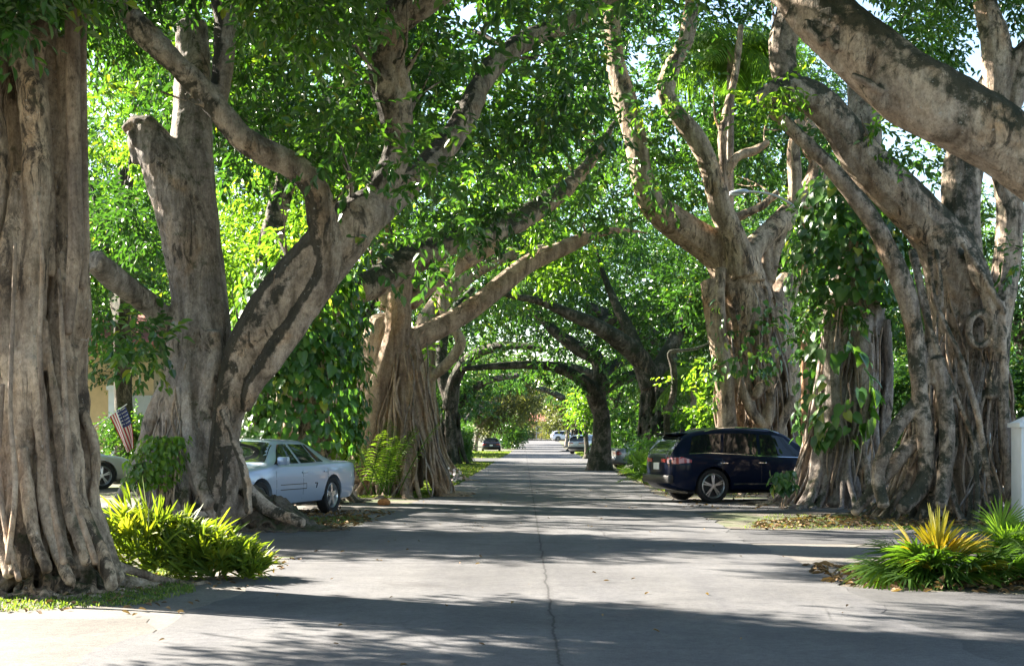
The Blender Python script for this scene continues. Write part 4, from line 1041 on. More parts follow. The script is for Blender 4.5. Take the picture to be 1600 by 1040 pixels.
# ------------------------------------------------------------------ climbing vines with broad leaves
def heart_np(C, D, Nrm, L, W, curl=.25, fold=.25):
    D = D/(np.linalg.norm(D, axis=1)[:, None]+1e-9)
    S = np.cross(D, Nrm); S /= np.linalg.norm(S, axis=1)[:, None]+1e-9
    U = np.cross(S, D); L = L[:, None]; W = W[:, None]
    uw = [(0, 0), (.36, 0), (.72, 0), (1, 0), (-.12, .24), (.06, .5), (.38, .52), (.73, .28), (-.12, -.24), (.06, -.5), (.38, -.52), (.73, -.28)]
    v = np.stack([C + D*L*u + S*W*2*w + U*(W*abs(w)*2*fold - L*curl*u*u) for u, w in uw], axis=1)
    i = np.arange(len(C))[:, None]*12
    T3 = np.concatenate([i+np.array([[0, 5, 4]]), i+np.array([[2, 3, 7]]), i+np.array([[0, 8, 9]]), i+np.array([[2, 11, 3]])])
    Q = np.concatenate([i+np.array([[0, 1, 6, 5]]), i+np.array([[1, 2, 7, 6]]), i+np.array([[0, 9, 10, 1]]), i+np.array([[1, 10, 11, 2]])])
    return v.reshape(-1, 3), Q, T3
def vine(name, label, pts, Lr, n, seed, mat='leaf_vine', spread=.25, cat="vine", hang=.8, tm=.55):
    """pts: rows x,y,z,r of the trunk parts it clings to (the side towards the street is leafed)"""
    rng = np.random.default_rng(seed)
    C = np.asarray(pts, float)
    e = empty(name, tuple(C[-1][:3]), 0, label, cat)
    s = rng.random(n)*(len(C)-1); i = s.astype(int); f = (s-i)[:, None]
    c = C[i]*(1-f) + C[np.minimum(i+1, len(C)-1)]*f
    a = rng.uniform(-3.4, .3, n)
    out = np.stack([np.cos(a), np.sin(a), np.zeros(n)], 1)
    base = c[:, :3] + out*(c[:, 3]+rng.uniform(-.02, spread, n))[:, None]
    D = out*.45 + np.array([0, 0, -hang]) + rand_unit(rng, n)*.5
    Nr = out + np.array([0, 0, .5]) + rand_unit(rng, n)*.45
    L = Lr[0] + (Lr[1]-Lr[0])*rng.random(n)**1.8
    V, Q, T3 = heart_np(base, D, Nr, L, L*rng.uniform(.33, .42, n))
    tint = np.repeat(np.clip(rng.normal(tm, .22, n), 0, 1), 12)
    V = V - np.array(e.location)
    link("foliage", mesh_np("foliage", V, [Q, T3], True, tint), M[mat], e)
    for k in range(max(4, n//60)):
        q = C[rng.integers(0, len(C)-1)]
        aa = rng.uniform(-2.8, -.3); p0 = q[:3] + np.array([math.cos(aa), math.sin(aa), 0])*q[3]*1.02 - np.array(e.location)
        ln = rng.uniform(.5, 1.6)
        MB().tube([p0, p0+np.array([rng.uniform(-.1, .1), 0, -ln*.5]), p0+np.array([rng.uniform(-.15, .15), 0, -ln])], [.02, .018, .012], 6).build("stem", M['bark_root'], e, smooth=True)
    return e
def cpts(Y, *pp): return T(Y, *pp)
vine("climbing_vine", "mass of broad green creeper leaves over the trunk behind the sedan", cpts(32.6, (470,420,50),(470,520,70),(466,600,76),(462,700,70)), (.13, .28), 2300, 201, spread=.6)
vine("climbing_vine", "pale cluster of very large variegated leaves above the sedan roof", cpts(31.6, (486,520,30),(476,580,36),(470,610,34)), (.2, .34), 130, 202, spread=.2, tm=.72)
vine("climbing_vine", "creeper leaves trailing right of the sedan, touched yellow by the sun", cpts(32.8, (536,440,18),(538,560,14),(544,640,13),(540,720,10)), (.14, .30), 330, 203, spread=.2, mat='leaf_bright', tm=.75)
vine("climbing_vine", "large glossy leaves on the lower half of the trunk before the SUV", cpts(31.2, (1305,480,26),(1318,600,40),(1320,660,40),(1300,690,24)), (.24, .42), 90, 204, spread=.12, tm=.68)
vine("climbing_vine", "dark glossy creeper covering the upper part of the vine hung trunk", cpts(31.6, (1335,280,46),(1320,380,60),(1320,470,56)), (.16, .32), 900, 205, spread=.5)
vine("climbing_vine", "fine creeper running up the side of the rust coloured pole", cpts(33.4, (1270,480,8),(1268,600,10),(1262,690,12)), (.14, .26), 220, 206, spread=.25)
vine("climbing_vine", "light green leaf tufts growing from the banyan behind the SUV", cpts(38.2, (1170,470,40),(1180,560,52),(1150,590,40)), (.11, .24), 190, 207, spread=.3, tm=.6)
vine("climbing_vine", "bushy small leaved creeper at the foot of the upright stub trunk", cpts(23.2, (262,680,12),(244,720,22),(236,760,16)), (.07, .13), 620, 208, mat='leaf_bright', spread=.28)
vine("climbing_vine", "fern like green tuft among roots right of the SUV's door", cpts(30.6, (1222,735,8),(1226,765,8)), (.14, .24), 60, 209, spread=.15)

# ------------------------------------------------------------------ palms
def blades_np(B, D, Nrm, L, W, droop):
    """long narrow blades: base B, direction D, length L, half width W, tip dropping"""
    D = D/(np.linalg.norm(D, axis=1)[:, None]+1e-9)
    S = np.cross(D, Nrm); S /= np.linalg.norm(S, axis=1)[:, None]+1e-9
    L = L[:, None]; W = W[:, None]; dr = np.broadcast_to(np.asarray(droop, float), (len(B),))[:, None]
    dn = np.array([0, 0, -1.0])
    def at(t): return B + D*L*t + dn*L*dr*t*t
    v = np.stack([at(0)-S*W*.35, at(0)+S*W*.35, at(.45)+S*W, at(.45)-S*W, at(.8)+S*W*.7, at(.8)-S*W*.7, at(1.0)], axis=1)
    i = np.arange(len(B))[:, None]*7
    return v.reshape(-1, 3), np.concatenate([i+np.array([[0, 1, 2, 3]]), i+np.array([[3, 2, 4, 5]])]), i+np.array([[5, 4, 6]])
class Leaves:
    def __init__(s): s.V, s.Q, s.T, s.t, s.n = [], [], [], [], 0
    def add(s, V, Q, T3, tint):
        s.V.append(V); s.Q.append(Q+s.n); s.T.append(T3+s.n); s.t.append(np.full(len(V), tint) if np.isscalar(tint) else tint); s.n += len(V)
    def tube(s, pts, rad, seg=5):
        V, Q, T3 = tube_np(np.asarray(pts, float), rad, seg)
        s.add(V, Q, T3, .35)
    def build(s, name, mat, parent):
        V = np.vstack(s.V) - np.array(parent.location)
        return link(name, mesh_np(name, V, [np.vstack(s.Q), np.vstack(s.T)], True, np.concatenate(s.t)), M[mat], parent)
def frond(LV, st, base, d, length, rng, n=34, ll=.45, arch=.5, hang=.35, w=.018, tint=.5, e=None):
    d = np.array(d, float); d /= np.linalg.norm(d)
    t = np.linspace(0, 1, n)
    P0 = np.array(base) + d*(length*t)[:, None] + np.array([0, 0, -1.0])*(arch*length*t*t)[:, None]
    Tn = np.gradient(P0, axis=0); Tn /= np.linalg.norm(Tn, axis=1)[:, None]
    S = np.cross(Tn, np.array([0, 0, 1.0])); S /= np.linalg.norm(S, axis=1)[:, None]+1e-9
    U = np.cross(S, Tn)
    k = t > .12
    for sg in (-1, 1):
        D = Tn*.55 + S*sg*.9 + U*.15 + rng.normal(size=(n, 3))*.08
        L = ll*np.sin(np.pi*np.clip(t*.85+.12, 0, 1))**.7*rng.uniform(.85, 1.1, n)
        V, Q, T3 = blades_np(P0[k], D[k], U[k]+rng.normal(size=(k.sum(), 3))*.2, L[k], np.full(k.sum(), w), hang)
        LV.add(V, Q, T3, np.repeat(np.clip(tint+rng.normal(0, .1, k.sum()), 0, 1), 7))
    if st is not None:
        LV.tube(P0[::4], np.linspace(.018, .006, len(P0[::4])), 5)
def fan(LV, st, base, d, stalk, rad, rng, n=26, spread=2.6, tint=.5, w=.022, e=None, droop=.15):
    d = np.array(d, float); d /= np.linalg.norm(d)
    hub = np.array(base) + d*stalk
    side = np.cross(d, np.array([0, 0, 1.0])); side /= np.linalg.norm(side)+1e-9
    side = side*math.cos(r0 := rng.uniform(-.5, .5)) + np.cross(side, d)*math.sin(r0)
    nr = np.cross(side, d)
    a = np.linspace(-spread/2, spread/2, n) + rng.normal(0, .03, n)
    D = np.cos(a)[:, None]*d + np.sin(a)[:, None]*side + nr*rng.normal(.06, .06, n)[:, None]
    L = rad*(.8+.2*np.cos(a))*rng.uniform(.9, 1.1, n)
    V, Q, T3 = blades_np(np.repeat(hub[None], n, 0), D, np.repeat(nr[None], n, 0)+rng.normal(size=(n, 3))*.15, L, np.full(n, w), droop)
    LV.add(V, Q, T3, np.repeat(np.clip(tint+rng.normal(0, .1, n), 0, 1), 7))
    if st is not None:
        LV.tube([np.array(base), hub], [.012, .008], 5)

def palm_clump(name, label, spots, seed, nf, npin, size, mat, cat="palm", yellow=0, low=.1):
    """ground-level clump of stalked fan leaves and feather fronds; spots: rows x,y,spread"""
    rng = np.random.default_rng(seed)
    e = empty(name, (spots[0][0], spots[0][1], 0), 0, label, cat)
    LV, st, LY = Leaves(), MB(), Leaves()
    for k in range(nf):
        s = spots[k % len(spots)]
        b = np.array([s[0]+rng.normal(0, s[2]), s[1]+rng.normal(0, s[2]*.6), .02])
        a = rng.uniform(0, 6.28); up = rng.uniform(.35, 1.6)
        fan(LV if k >= yellow else LY, st, b, (math.cos(a), math.sin(a)*.8-.2, up), size*rng.uniform(.5, 1.0), size*rng.uniform(.5, .8), rng, tint=rng.uniform(.3, .8), e=e, w=.016*max(size, .6))
    for k in range(npin):
        s = spots[k % len(spots)]
        b = np.array([s[0]+rng.normal(0, s[2]), s[1]+rng.normal(0, s[2]*.6), rng.uniform(.02, .4)])
        a = rng.uniform(0, 6.28)
        frond(LV, st, b, (math.cos(a), math.sin(a)*.8-.1, rng.uniform(.3, 1.2)), size*rng.uniform(.9, 1.5), rng, n=26, ll=size*.34, arch=.5, w=.012, tint=rng.uniform(.3, .9), e=e)
    LV.build("foliage", mat, e)
    if LY.V: LY.build("yellow_foliage", 'leaf_yellow', e)
    return e
gx = lambda px, Y: (px-CX)/FPX*Y
# heap of strappy palm leaves beside the nearest left trunk: high at the trunk, running out low to the right
e = empty("palm_clump", (gx(280, 15.6), 15.6, 0), 0, "yellow green mound of strappy palm leaves beside the nearest left trunk", "palm")
rng = np.random.default_rng(301)
LV = Leaves()
for k in range(330):
    s = rng.random()**.85
    x = gx(178+225*s, 15.5); hgt = .74*(1-s)**.6+.14
    y = 15.5 + rng.uniform(-.42, .5)*(1-.4*s)
    z = hgt*rng.random()**.7*max(.15, 1-abs(y-15.5)/.75)
    a = rng.uniform(0, 6.28); up = rng.uniform(.4, 1.9)
    nb = rng.integers(6, 13)
    d = np.array([math.cos(a)+.15, math.sin(a)*.8-.25, up]); d /= np.linalg.norm(d)
    D = d + rng.normal(size=(nb, 3))*.27
    L = rng.uniform(.26, .56)*(1-.3*s)*rng.uniform(.7, 1.2, nb)
    V, Q, T3 = blades_np(np.repeat(np.array([[x, y, z]]), nb, 0), D, rand_unit(rng, nb), L, np.full(nb, .013), rng.uniform(.1, .45))
    LV.add(V, Q, T3, np.repeat(np.clip(rng.uniform(.05, .68)+rng.normal(0, .12, nb), 0, 1), 7))
for k in range(9):
    s = rng.random(); a = rng.uniform(3.3, 6.1)
    fan(LV, 1, (gx(190+170*s, 15.3), 15.3, .3*(1-s)), (math.cos(a)*.6, math.sin(a)*.5, 1.2), rng.uniform(.1, .3), rng.uniform(.25, .42), rng, n=18, spread=1.9, tint=rng.uniform(.5, .9), e=e, w=.012, droop=.3)
LV.build("foliage", 'leaf_strap', e)
# feathery palm between the left trunks: tall upright fronds
e = empty("areca_palm", (gx(600, 36), 36, 0), 0, "feathery light green palm growing between the left trunks", "palm")
rng = np.random.default_rng(303); LV = Leaves()
for k in range(13):
    a = rng.uniform(0, 6.28)
    frond(LV, 1, (gx(600, 36)+rng.normal(0, .2), 36+rng.normal(0, .1), .1), (math.cos(a)*.7, math.sin(a)*.5, 1.5), rng.uniform(1.2, 3.0), rng, n=26, ll=.45, arch=.25, hang=.5, w=.012, tint=rng.uniform(.5, .95), e=e)
LV.build("foliage", 'leaf_palm', e)
palm_clump("palmetto", "grey green palmetto with stiff fans behind the dark SUV's tail", [(gx(1030,46), 46, .35), (gx(1018,47), 47, .3)], 304, 34, 8, .9, 'leaf_palm')
# the fan palm at the lower right, with one yellow leaf standing up
e = empty("fan_palm", (gx(1455,14.9), 14.9, 0), 0, "drooping green fan palm with yellow leaves at the lower right", "palm")
rng = np.random.default_rng(305)
LV, LY, st = Leaves(), Leaves(), MB()
bx, by = gx(1455, 14.9), 14.9
for k in range(26):
    a = rng.uniform(2.3, 5.4)
    fan(LV, st, (bx+rng.normal(0, .12), by+rng.normal(0, .12), .05), (math.cos(a), math.sin(a)*.7, rng.uniform(.15, .9)), rng.uniform(.1, .42), rng.uniform(.42, .7), rng, n=28, spread=3.4, tint=rng.uniform(.1, .6), e=e, w=.014, droop=.45)
for k in range(14):
    a = rng.uniform(-.8, .8)
    fan(LV, st, (bx+.5+rng.normal(0, .25), by+rng.normal(0, .2), .03), (math.cos(a), math.sin(a)*.7-.2, rng.uniform(.3, 1.0)), rng.uniform(.15, .4), rng.uniform(.35, .6), rng, n=22, spread=2.8, tint=rng.uniform(.2, .7), e=e, w=.013, droop=.35)
for d, s_, r_ in (((-.22, -.25, 1), .24, .60), ((.1, -.1, 1), .30, .52), ((.32, -.2, 1), .22, .58), ((.62, -.3, .75), .26, .62), ((1, -.35, .35), .35, .6), ((.9, -.5, .12), .3, .55), ((-.6, -.4, .5), .2, .45)):
    for m in range(2):
        dd = np.array(d)+rng.normal(0, .16, 3)
        fan(LY if m or d[2] > .7 else LV, st, (bx+rng.normal(0, .06), by-.05, .06), dd, s_*rng.uniform(.8, 1.25), r_*rng.uniform(.85, 1.1), rng, n=13, spread=rng.uniform(.8, 1.5), tint=rng.uniform(.0, .75), e=e, w=.018, droop=rng.uniform(.05, .4))
LV.build("foliage", 'leaf_palm', e); LY.build("yellow_foliage", 'leaf_yellow', e)
palm_clump("palm_clump", "tangle of narrow palm leaves at the right edge behind the fan palm", [(gx(1570,15.6), 15.6, .25), (gx(1640,15.4), 15.4, .3)], 306, 16, 26, .6, 'leaf_palm')
def tall_palm(name, label, px, Y, cz, n, length, seed, ll=.5, arch=.75, tint=.4, hang=.7):
    rng = np.random.default_rng(seed)
    x = gx(px, Y)
    e = empty(name, (x, Y, 0), 0, label, "palm")
    m = MB(); m.tube([(0, 0, -.1), (.05, 0, cz*.3), (-.04, 0, cz*.7), (0, 0, cz)], [.17, .13, .12, .11], 10)
    m.build("trunk", M['bark_grey'], e, smooth=True)
    LV, st = Leaves(), MB()
    for k in range(n):
        a = 6.283*k/n*2.4 + rng.uniform(-.2, .2)
        frond(LV, st, (x, Y, cz), (math.cos(a), math.sin(a), rng.uniform(-.1, 1.1)), length*rng.uniform(.8, 1.1), rng, n=46, ll=ll, arch=arch, hang=hang, w=.02, tint=tint+rng.uniform(-.2, .3), e=e)
    LV.build("fronds", 'leaf_palm', e)
tall_palm("queen_palm", "palm with long drooping fronds hanging near the top right limbs", 1142, 41.6, CAM_H+(HY-75)/FPX*41.6, 24, 2.5, 311, ll=.7, hang=.9)
tall_palm("queen_palm", "palm whose pale fan of fronds shows by the left vertical limb", 324, 29.4, CAM_H+(HY-112)/FPX*29.4, 14, 1.25, 312, arch=.4, tint=.8, hang=.2)
tall_palm("queen_palm", "small palm with one bright frond left of the thin crooked trunk", 1085, 56, CAM_H+(HY-585)/FPX*56, 12, 2.2, 313, tint=.8)
# ------------------------------------------------------------------ vehicles
M['glass'] = plain("car_glass", (.010, .013, .014), .03, 0, .5)
M['tyre'] = plain("tyre_rubber", (.018, .018, .019), .8, 0, .3)
M['alloy'] = plain("alloy_wheel", (.62, .63, .65), .28, .9)
M['black_trim'] = plain("black_trim", (.015, .015, .016), .45)
M['chrome'] = plain("chrome_trim", (.75, .76, .78), .12, 1.0)
M['red_lamp'] = plain("red_lamp_lens", (.30, .008, .012), .12, 0, .6, 1.0)
M['white_lamp'] = plain("clear_lamp_lens", (.6, .6, .58), .1, 0, .6, 1.0)
M['plate'] = plain("licence_plate", (.7, .72, .7), .4)
def paint(name, col, metal=.35):
    return plain(name, col, .3, metal, .3, .8)
M['silver_paint'] = paint("silver_blue_paint", (.37, .44, .56), .35)
M['navy_paint'] = plain("navy_paint", (.003, .007, .022), .4, 0, .05, .28)
M['white_paint'] = paint("white_paint", (.75, .76, .78), 0)
M['grey_paint'] = paint("grey_paint", (.26, .28, .31), .4)
M['warm_silver_paint'] = paint("warm_silver_paint", (.48, .47, .45), .4)
M['black_paint'] = paint("dark_blue_paint", (.02, .022, .035), .3)

def hermite(xs, pts):
    p = np.array(sorted(pts)); x, y = p[:, 0], p[:, 1]
    m = np.gradient(y, x)
    d = np.diff(y)/np.diff(x)
    for i in range(len(d)):                                       # monotone slopes
        if abs(d[i]) < 1e-9: m[i] = m[i+1] = 0
    for i in range(1, len(x)-1):
        if d[i-1]*d[i] <= 0: m[i] = 0
        else: m[i] = 2*d[i-1]*d[i]/(d[i-1]+d[i])
    m[0], m[-1] = d[0], d[-1]
    i = np.clip(np.searchsorted(x, xs, side='right')-1, 0, len(x)-2)
    h = x[i+1]-x[i]; t = np.clip((xs-x[i])/h, 0, 1)
    return (2*t**3-3*t**2+1)*y[i] + (t**3-2*t**2+t)*h*m[i] + (-2*t**3+3*t**2)*y[i+1] + (t**3-t**2)*h*m[i+1]

SEDAN = dict(L=5.35, belt=[(-2.68,.86),(-2.55,.97),(-1.7,1.0),(0,.97),(1.0,.98),(1.7,.93),(2.3,.86),(2.6,.72),(2.68,.6)],
             cab=[(-2.68,.02),(-1.62,.03),(-1.5,.05),(-.86,.42),(-.6,.46),(.2,.485),(.42,.45),(1.2,.05),(1.32,.03),(2.68,.02)],
             low=[(-2.68,.42),(-2.5,.30),(-2.2,.24),(2.1,.22),(2.45,.24),(2.68,.36)], w=[(-2.68,.78),(-2.55,.90),(-2.2,.97),(-1,.99),(1,.99),(2.0,.96),(2.5,.86),(2.68,.70)],
             wt=.60, axr=-1.36, axf=1.56, wr=.355, roof=(-.6,.2))
SUV = dict(L=4.99, belt=[(-2.5,.96),(-2.36,1.12),(-1.6,1.16),(0,1.07),(.9,1.04),(1.5,1.0),(2.1,.92),(2.4,.78),(2.5,.66)],
           cab=[(-2.5,.02),(-2.45,.06),(-2.12,.43),(-2.0,.485),(-1.2,.59),(-.4,.665),(.2,.66),(.5,.60),(1.45,.05),(1.55,.03),(2.5,.02)],
           low=[(-2.5,.46),(-2.35,.34),(-2.0,.27),(2.0,.25),(2.35,.27),(2.5,.40)], w=[(-2.5,.50),(-2.47,.66),(-2.40,.78),(-2.25,.88),(-2.0,.945),(-1,.975),(1,.98),(1.9,.95),(2.3,.86),(2.5,.70)],
           wt=.66, axr=-1.46, axf=1.44, wr=.40, roof=(-2.0,.3))
def body_rows(S, xs):
    zb, hc, zl, w = (hermite(xs, S[k]) for k in ('belt', 'cab', 'low', 'w'))
    f = np.clip(hc/.42, 0, 1)**.8
    wt = w*.90*(1-f) + S['wt']*f
    rows = []
    for i in range(len(xs)):
        W, b, l, h, t = w[i], zb[i], zl[i], hc[i], wt[i]
        rows.append([(0, l), (.78*W, l), (.93*W, l+.05), (.985*W, l+.17), (1.0*W, l+(b-l)*.45), (1.0*W, l+(b-l)*.68), (.982*W, b-.05), (.955*W, b-.012), (.925*W, b+.004),
                     (t+(.925*W-t)*.12, b+h*.80), (t-.015, b+h*.90), (t-.075, b+h*.965), (.55*t, b+h*.995), (0, b+h)])
    return np.array(rows)
def car(name, label, S, paintm, loc, heading, plate=True, detail=2, style="sedan", rails=False, sc=1.0):
    e = empty(name, loc, heading, label, "car")
    e.scale = (sc,)*3
    L2 = S['L']/2
    xs = np.unique(np.concatenate([np.linspace(-L2, L2, 60), [p[0] for p in S['cab'][1:-1]]]))
    A = body_rows(S, xs); n, k = A.shape[:2]
    ring = np.concatenate([A, A[:, -2:0:-1]*np.array([-1, 1])], axis=1); m = ring.shape[1]
    V = np.stack([np.repeat(xs[:, None], m, 1), ring[..., 0], ring[..., 1]], -1).reshape(-1, 3)
    i = np.arange(n-1)[:, None]*m; j = np.arange(m)[None]; j2 = (j+1) % m
    Q = np.stack([i+j, i+m+j, i+m+j2, i+j2], -1).reshape(-1, 4)
    me = bpy.data.meshes.new("body")
    me.from_pydata(V.tolist(), [], Q.tolist()+[list(range(m)), list(range((n-1)*m, n*m))[::-1]])
    bm = bmesh.new(); bm.from_mesh(me); bmesh.ops.recalc_face_normals(bm, faces=bm.faces); bm.to_mesh(me); bm.free()
    o = link("body", me, None, None)
    # wheel wells
    cut = MB()
    for ax in (S['axr'], S['axf']):
        for sg in (-1, 1):
            y0, y1 = sg*.62, sg*1.2
            q = 28; r = S['wr']+.055; z = S['wr']
            ring_ = [(ax+r*math.cos(2*math.pi*t/q), z+r*math.sin(2*math.pi*t/q)) for t in range(q)]
            vs = [(x, y0, zz) for x, zz in ring_] + [(x, y1, zz) for x, zz in ring_]
            fs = [(t, (t+1) % q, q+(t+1) % q, q+t) for t in range(q)] + [tuple(range(q))[::-1], tuple(range(q, 2*q))]
            if sg < 0: fs = [f[::-1] for f in fs]
            cut.add(vs, fs)
    co = cut.build("cut", M['black_trim'])
    bm = bmesh.new(); bm.from_mesh(co.data); bmesh.ops.recalc_face_normals(bm, faces=bm.faces); bm.to_mesh(co.data); bm.free()
    bo = o.modifiers.new("b", 'BOOLEAN'); bo.object = co; bo.operation = 'DIFFERENCE'; bo.solver = 'EXACT'
    dg = bpy.context.evaluated_depsgraph_get()
    me2 = bpy.data.meshes.new_from_object(o.evaluated_get(dg), depsgraph=dg); me2.name = "body"
    for x in (o, co): bpy.data.objects.remove(x)
    me2.polygons.foreach_set("use_smooth", [True]*len(me2.polygons)); me2.set_sharp_from_angle(angle=R(32))
    link("body", me2, paintm, e)
    def side(x, v, sg, off=.004):
        r = body_rows(S, np.array([x]))[0]; a, b = r[8], r[9]
        return (x, sg*(a[0]+(b[0]-a[0])*v+off), a[1]+(b[1]-a[1])*v+.004)
    def flank(x, z, sg, off=.004):
        r = body_rows(S, np.array([x]))[0]
        y = np.interp(z, r[2:9, 1], r[2:9, 0])
        return (x, sg*(y+off), z)
    def patch(fn, nu, nv, flip=False):
        vs = [fn(u/nu, v/nv) for v in range(nv+1) for u in range(nu+1)]
        fs = [(v*(nu+1)+u, v*(nu+1)+u+1, (v+1)*(nu+1)+u+1, (v+1)*(nu+1)+u) for v in range(nv) for u in range(nu)]
        return vs, [f[::-1] for f in fs] if flip else fs
    wins = S['wins']
    for sg in (-1, 1):
        for (xb0, xb1, xt0, xt1) in wins:
            mb = MB()
            fn = lambda u, v: side((xb0+(xb1-xb0)*u)*(1-v)+(xt0+(xt1-xt0)*u)*v, .06+.93*v, sg)
            mb.add(*patch(fn, 10, 4, sg > 0)); w_ = mb.build("window", M['glass'], e, smooth=True)
    # windscreen and rear window across the top rows
    def top(x, u, off=.005):
        r = body_rows(S, np.array([x]))[0]; pts = r[9:14]
        uu = abs(u); ys = pts[::-1, 0]; zs = pts[::-1, 1]
        y = ys[-1]*uu*.97
        return (x, math.copysign(y, u), float(np.interp(y, ys, zs))+off)
    for nm, (x0, x1) in (("windscreen", S['ws']), ("rear_window", S['rw'])):
        mb = MB(); mb.add(*patch(lambda u, v: top(x0+(x1-x0)*v, -1+2*u), 16, 6, x1 > x0)); mb.build(nm, M['glass'], e, smooth=True)
    # wheels
    for ax in (S['axr'], S['axf']):
        for sg in (-1, 1):
            we = bpy.data.objects.new("wheel", None); COL.objects.link(we); we.parent = e; we.location = (ax, sg*(np.interp(ax, *zip(*S['w']))-.115), S['wr']); we.rotation_euler = (0, 0, 0 if sg > 0 else math.pi)
            r = S['wr']; rr_ = r*S.get('rim', .66); q = 36
            prof = [(rr_, -.10), (r*.93, -.11), (r*.985, -.085), (r, -.04), (r, .05), (r*.985, .09), (r*.93, .11), (rr_*1.04, .105), (rr_, .085)]
            vs = [(p[0]*math.cos(2*math.pi*t/q), p[1], p[0]*math.sin(2*math.pi*t/q)) for t in range(q) for p in prof]
            pn = len(prof); fs = [(t*pn+a, ((t+1) % q)*pn+a, ((t+1) % q)*pn+a+1, t*pn+a+1) for t in range(q) for a in range(pn-1)]
            MB().add(vs, fs).build("tyre", M['tyre'], we, smooth=True)
            rim = MB()
            prof = [(rr_, -.09), (rr_*1.0, .085), (rr_*.94, .098), (rr_*.88, .075), (rr_*.86, -.02)]
            pn = len(prof)
            rim.add([(p[0]*math.cos(2*math.pi*t/q), p[1], p[0]*math.sin(2*math.pi*t/q)) for t in range(q) for p in prof],
                    [(t*pn+a, ((t+1) % q)*pn+a, ((t+1) % q)*pn+a+1, t*pn+a+1) for t in range(q) for a in range(pn-1)])
            ns = S.get('spokes', 5)
            for s_ in range(ns):
                a = 2*math.pi*s_/ns + .3
                for da in ((-.14, .14) if S.get('twin') else (0,)):
                    ww = .018 if S.get('twin') else .042
                    c, sn = math.cos(a+da*.9), math.sin(a+da*.9); c0, s0 = math.cos(a+da*.35), math.sin(a+da*.35)
                    tx, tz = -sn, c
                    pts = []
                    for (rad, wd, y, (cc, ss)) in ((.04, ww*1.1, .085, (c0, s0)), (rr_*.92, ww*.8, .075, (c, sn))):
                        for dy in (0, -.03):
                            for sg2 in (-1, 1): pts.append((rad*cc+tx*wd*sg2, y+dy, rad*ss+tz*wd*sg2))
                    rim.add(pts, [(0, 1, 5, 4), (2, 6, 7, 3), (0, 4, 6, 2), (1, 3, 7, 5), (4, 5, 7, 6), (0, 2, 3, 1)])
            rim.add([(.055*math.cos(2*math.pi*t/12), .092, .055*math.sin(2*math.pi*t/12)) for t in range(12)], [tuple(range(12))[::-1]])
            rim.build("rim", M['alloy'], we, smooth=True)
            MB().add([(rr_*.87*math.cos(2*math.pi*t/24), -.01, rr_*.87*math.sin(2*math.pi*t/24)) for t in range(24)], [tuple(range(24))[::-1]]).build("brake_disc", M['black_trim'], we)
    # lamps, mirrors, handles, plates
    for sg in (-1, 1):
        x0, x1, z0, z1 = S['tail']
        mb = MB(); mb.add(*patch(lambda u, v: flank(x0+(x1-x0)*u, z0+(z1-z0)*(v if u < .5 else v*(1.6-1.2*u)+.2*u), sg, .006), 8, 4, sg > 0))
        zr = (z0+z1)/2; wr_ = np.interp(-L2, *zip(*S['w']))
        mb.box((-L2-.002, sg*(wr_-.13), zr), (.02, .24, (z1-z0)*.55))
        mb.build("taillight", M['red_lamp'], e)
        mb = MB(); mb.add(*patch(lambda u, v: flank(L2-.34+.32*u, .62+.13*v, sg, .006), 6, 3, sg > 0)); mb.box((L2-.02, sg*.52, .66), (.05, .34, .13)); mb.build("headlight", M['white_lamp'], e)
        xm = S['mirror']; p = side(xm, .1, sg)
        mb = MB(); mb.box((xm, p[1]+sg*.13, p[2]+.05), (.10, .22, .15)); mb.build("mirror", paintm, e, bevel=.03)
        mb = MB(); mb.box((xm, p[1]+sg*.03, p[2]+.0), (.06, .08, .04)); mb.build("mirror_arm", M['black_trim'], e, bevel=.01)
        for xh in S['handles']:
            zz = S['hz']
            mb = MB(); p = flank(xh, zz, sg, .012); mb.box(p, (.20, .025, .032)); mb.build("door_handle", S.get('hmat', paintm), e, bevel=.008)
        for xd in S['seams']:
            seam = MB()
            zt = float(np.interp(xd, *zip(*S['belt'])))-.02
            pts = [flank(xd, z, sg, .0015) for z in np.linspace(.34, zt, 8)]
            seam.add([(p[0]-.006, p[1], p[2]) for p in pts]+[(p[0]+.006, p[1], p[2]) for p in pts], [(a, a+1, 9+a, 8+a) if sg < 0 else (a, 8+a, 9+a, a+1) for a in range(7)])
            seam.build("door_seam", M['black_trim'], e)
        if 'strip' in S:
            xa, xb, z, hh, mt = S['strip']
            mb = MB(); mb.add(*patch(lambda u, v: flank(xa+(xb-xa)*u, z+hh*v, sg, .012), 14, 1, sg > 0)); mb.build("side_strip", M[mt], e)
        if 'wline' in S:
            mb = MB(); q = []
            for (x, v) in S['wline']: q.append(Vector(side(x, v, sg, .008)))
            mb.tube(q, .016, 6); mb.build("window_trim", M['chrome'], e, smooth=True)
        if rails:
            mb = MB(); pts = [top(x, sg*.93, .05) for x in np.linspace(-1.5, .35, 8)]; pts[0] = top(-1.55, sg*.93, .0); pts[-1] = top(.42, sg*.93, .0)
            mb.tube(pts, .016, 6); mb.build("roof_rail", M['chrome'], e, smooth=True)
    zb = S['low'][0][1]
    mb = MB(); mb.box((-L2+.02, 0, zb+.10), (.16, 1.55, .2)); mb.build("rear_bumper", paintm if style == "sedan" else M['black_trim'], e, bevel=.05)
    mb = MB(); mb.box((L2-.04, 0, zb+.08), (.16, 1.4, .2)); mb.build("front_bumper", paintm, e, bevel=.05)
    mb = MB(); mb.box((-L2-.012, 0, S['pz']), (.015, .32, .16)); mb.build("licence_plate", M['plate'], e)
    mb = MB(); mb.box((L2-.005, 0, .62), (.03, .7, .12)); mb.build("grille", M['black_trim'], e)
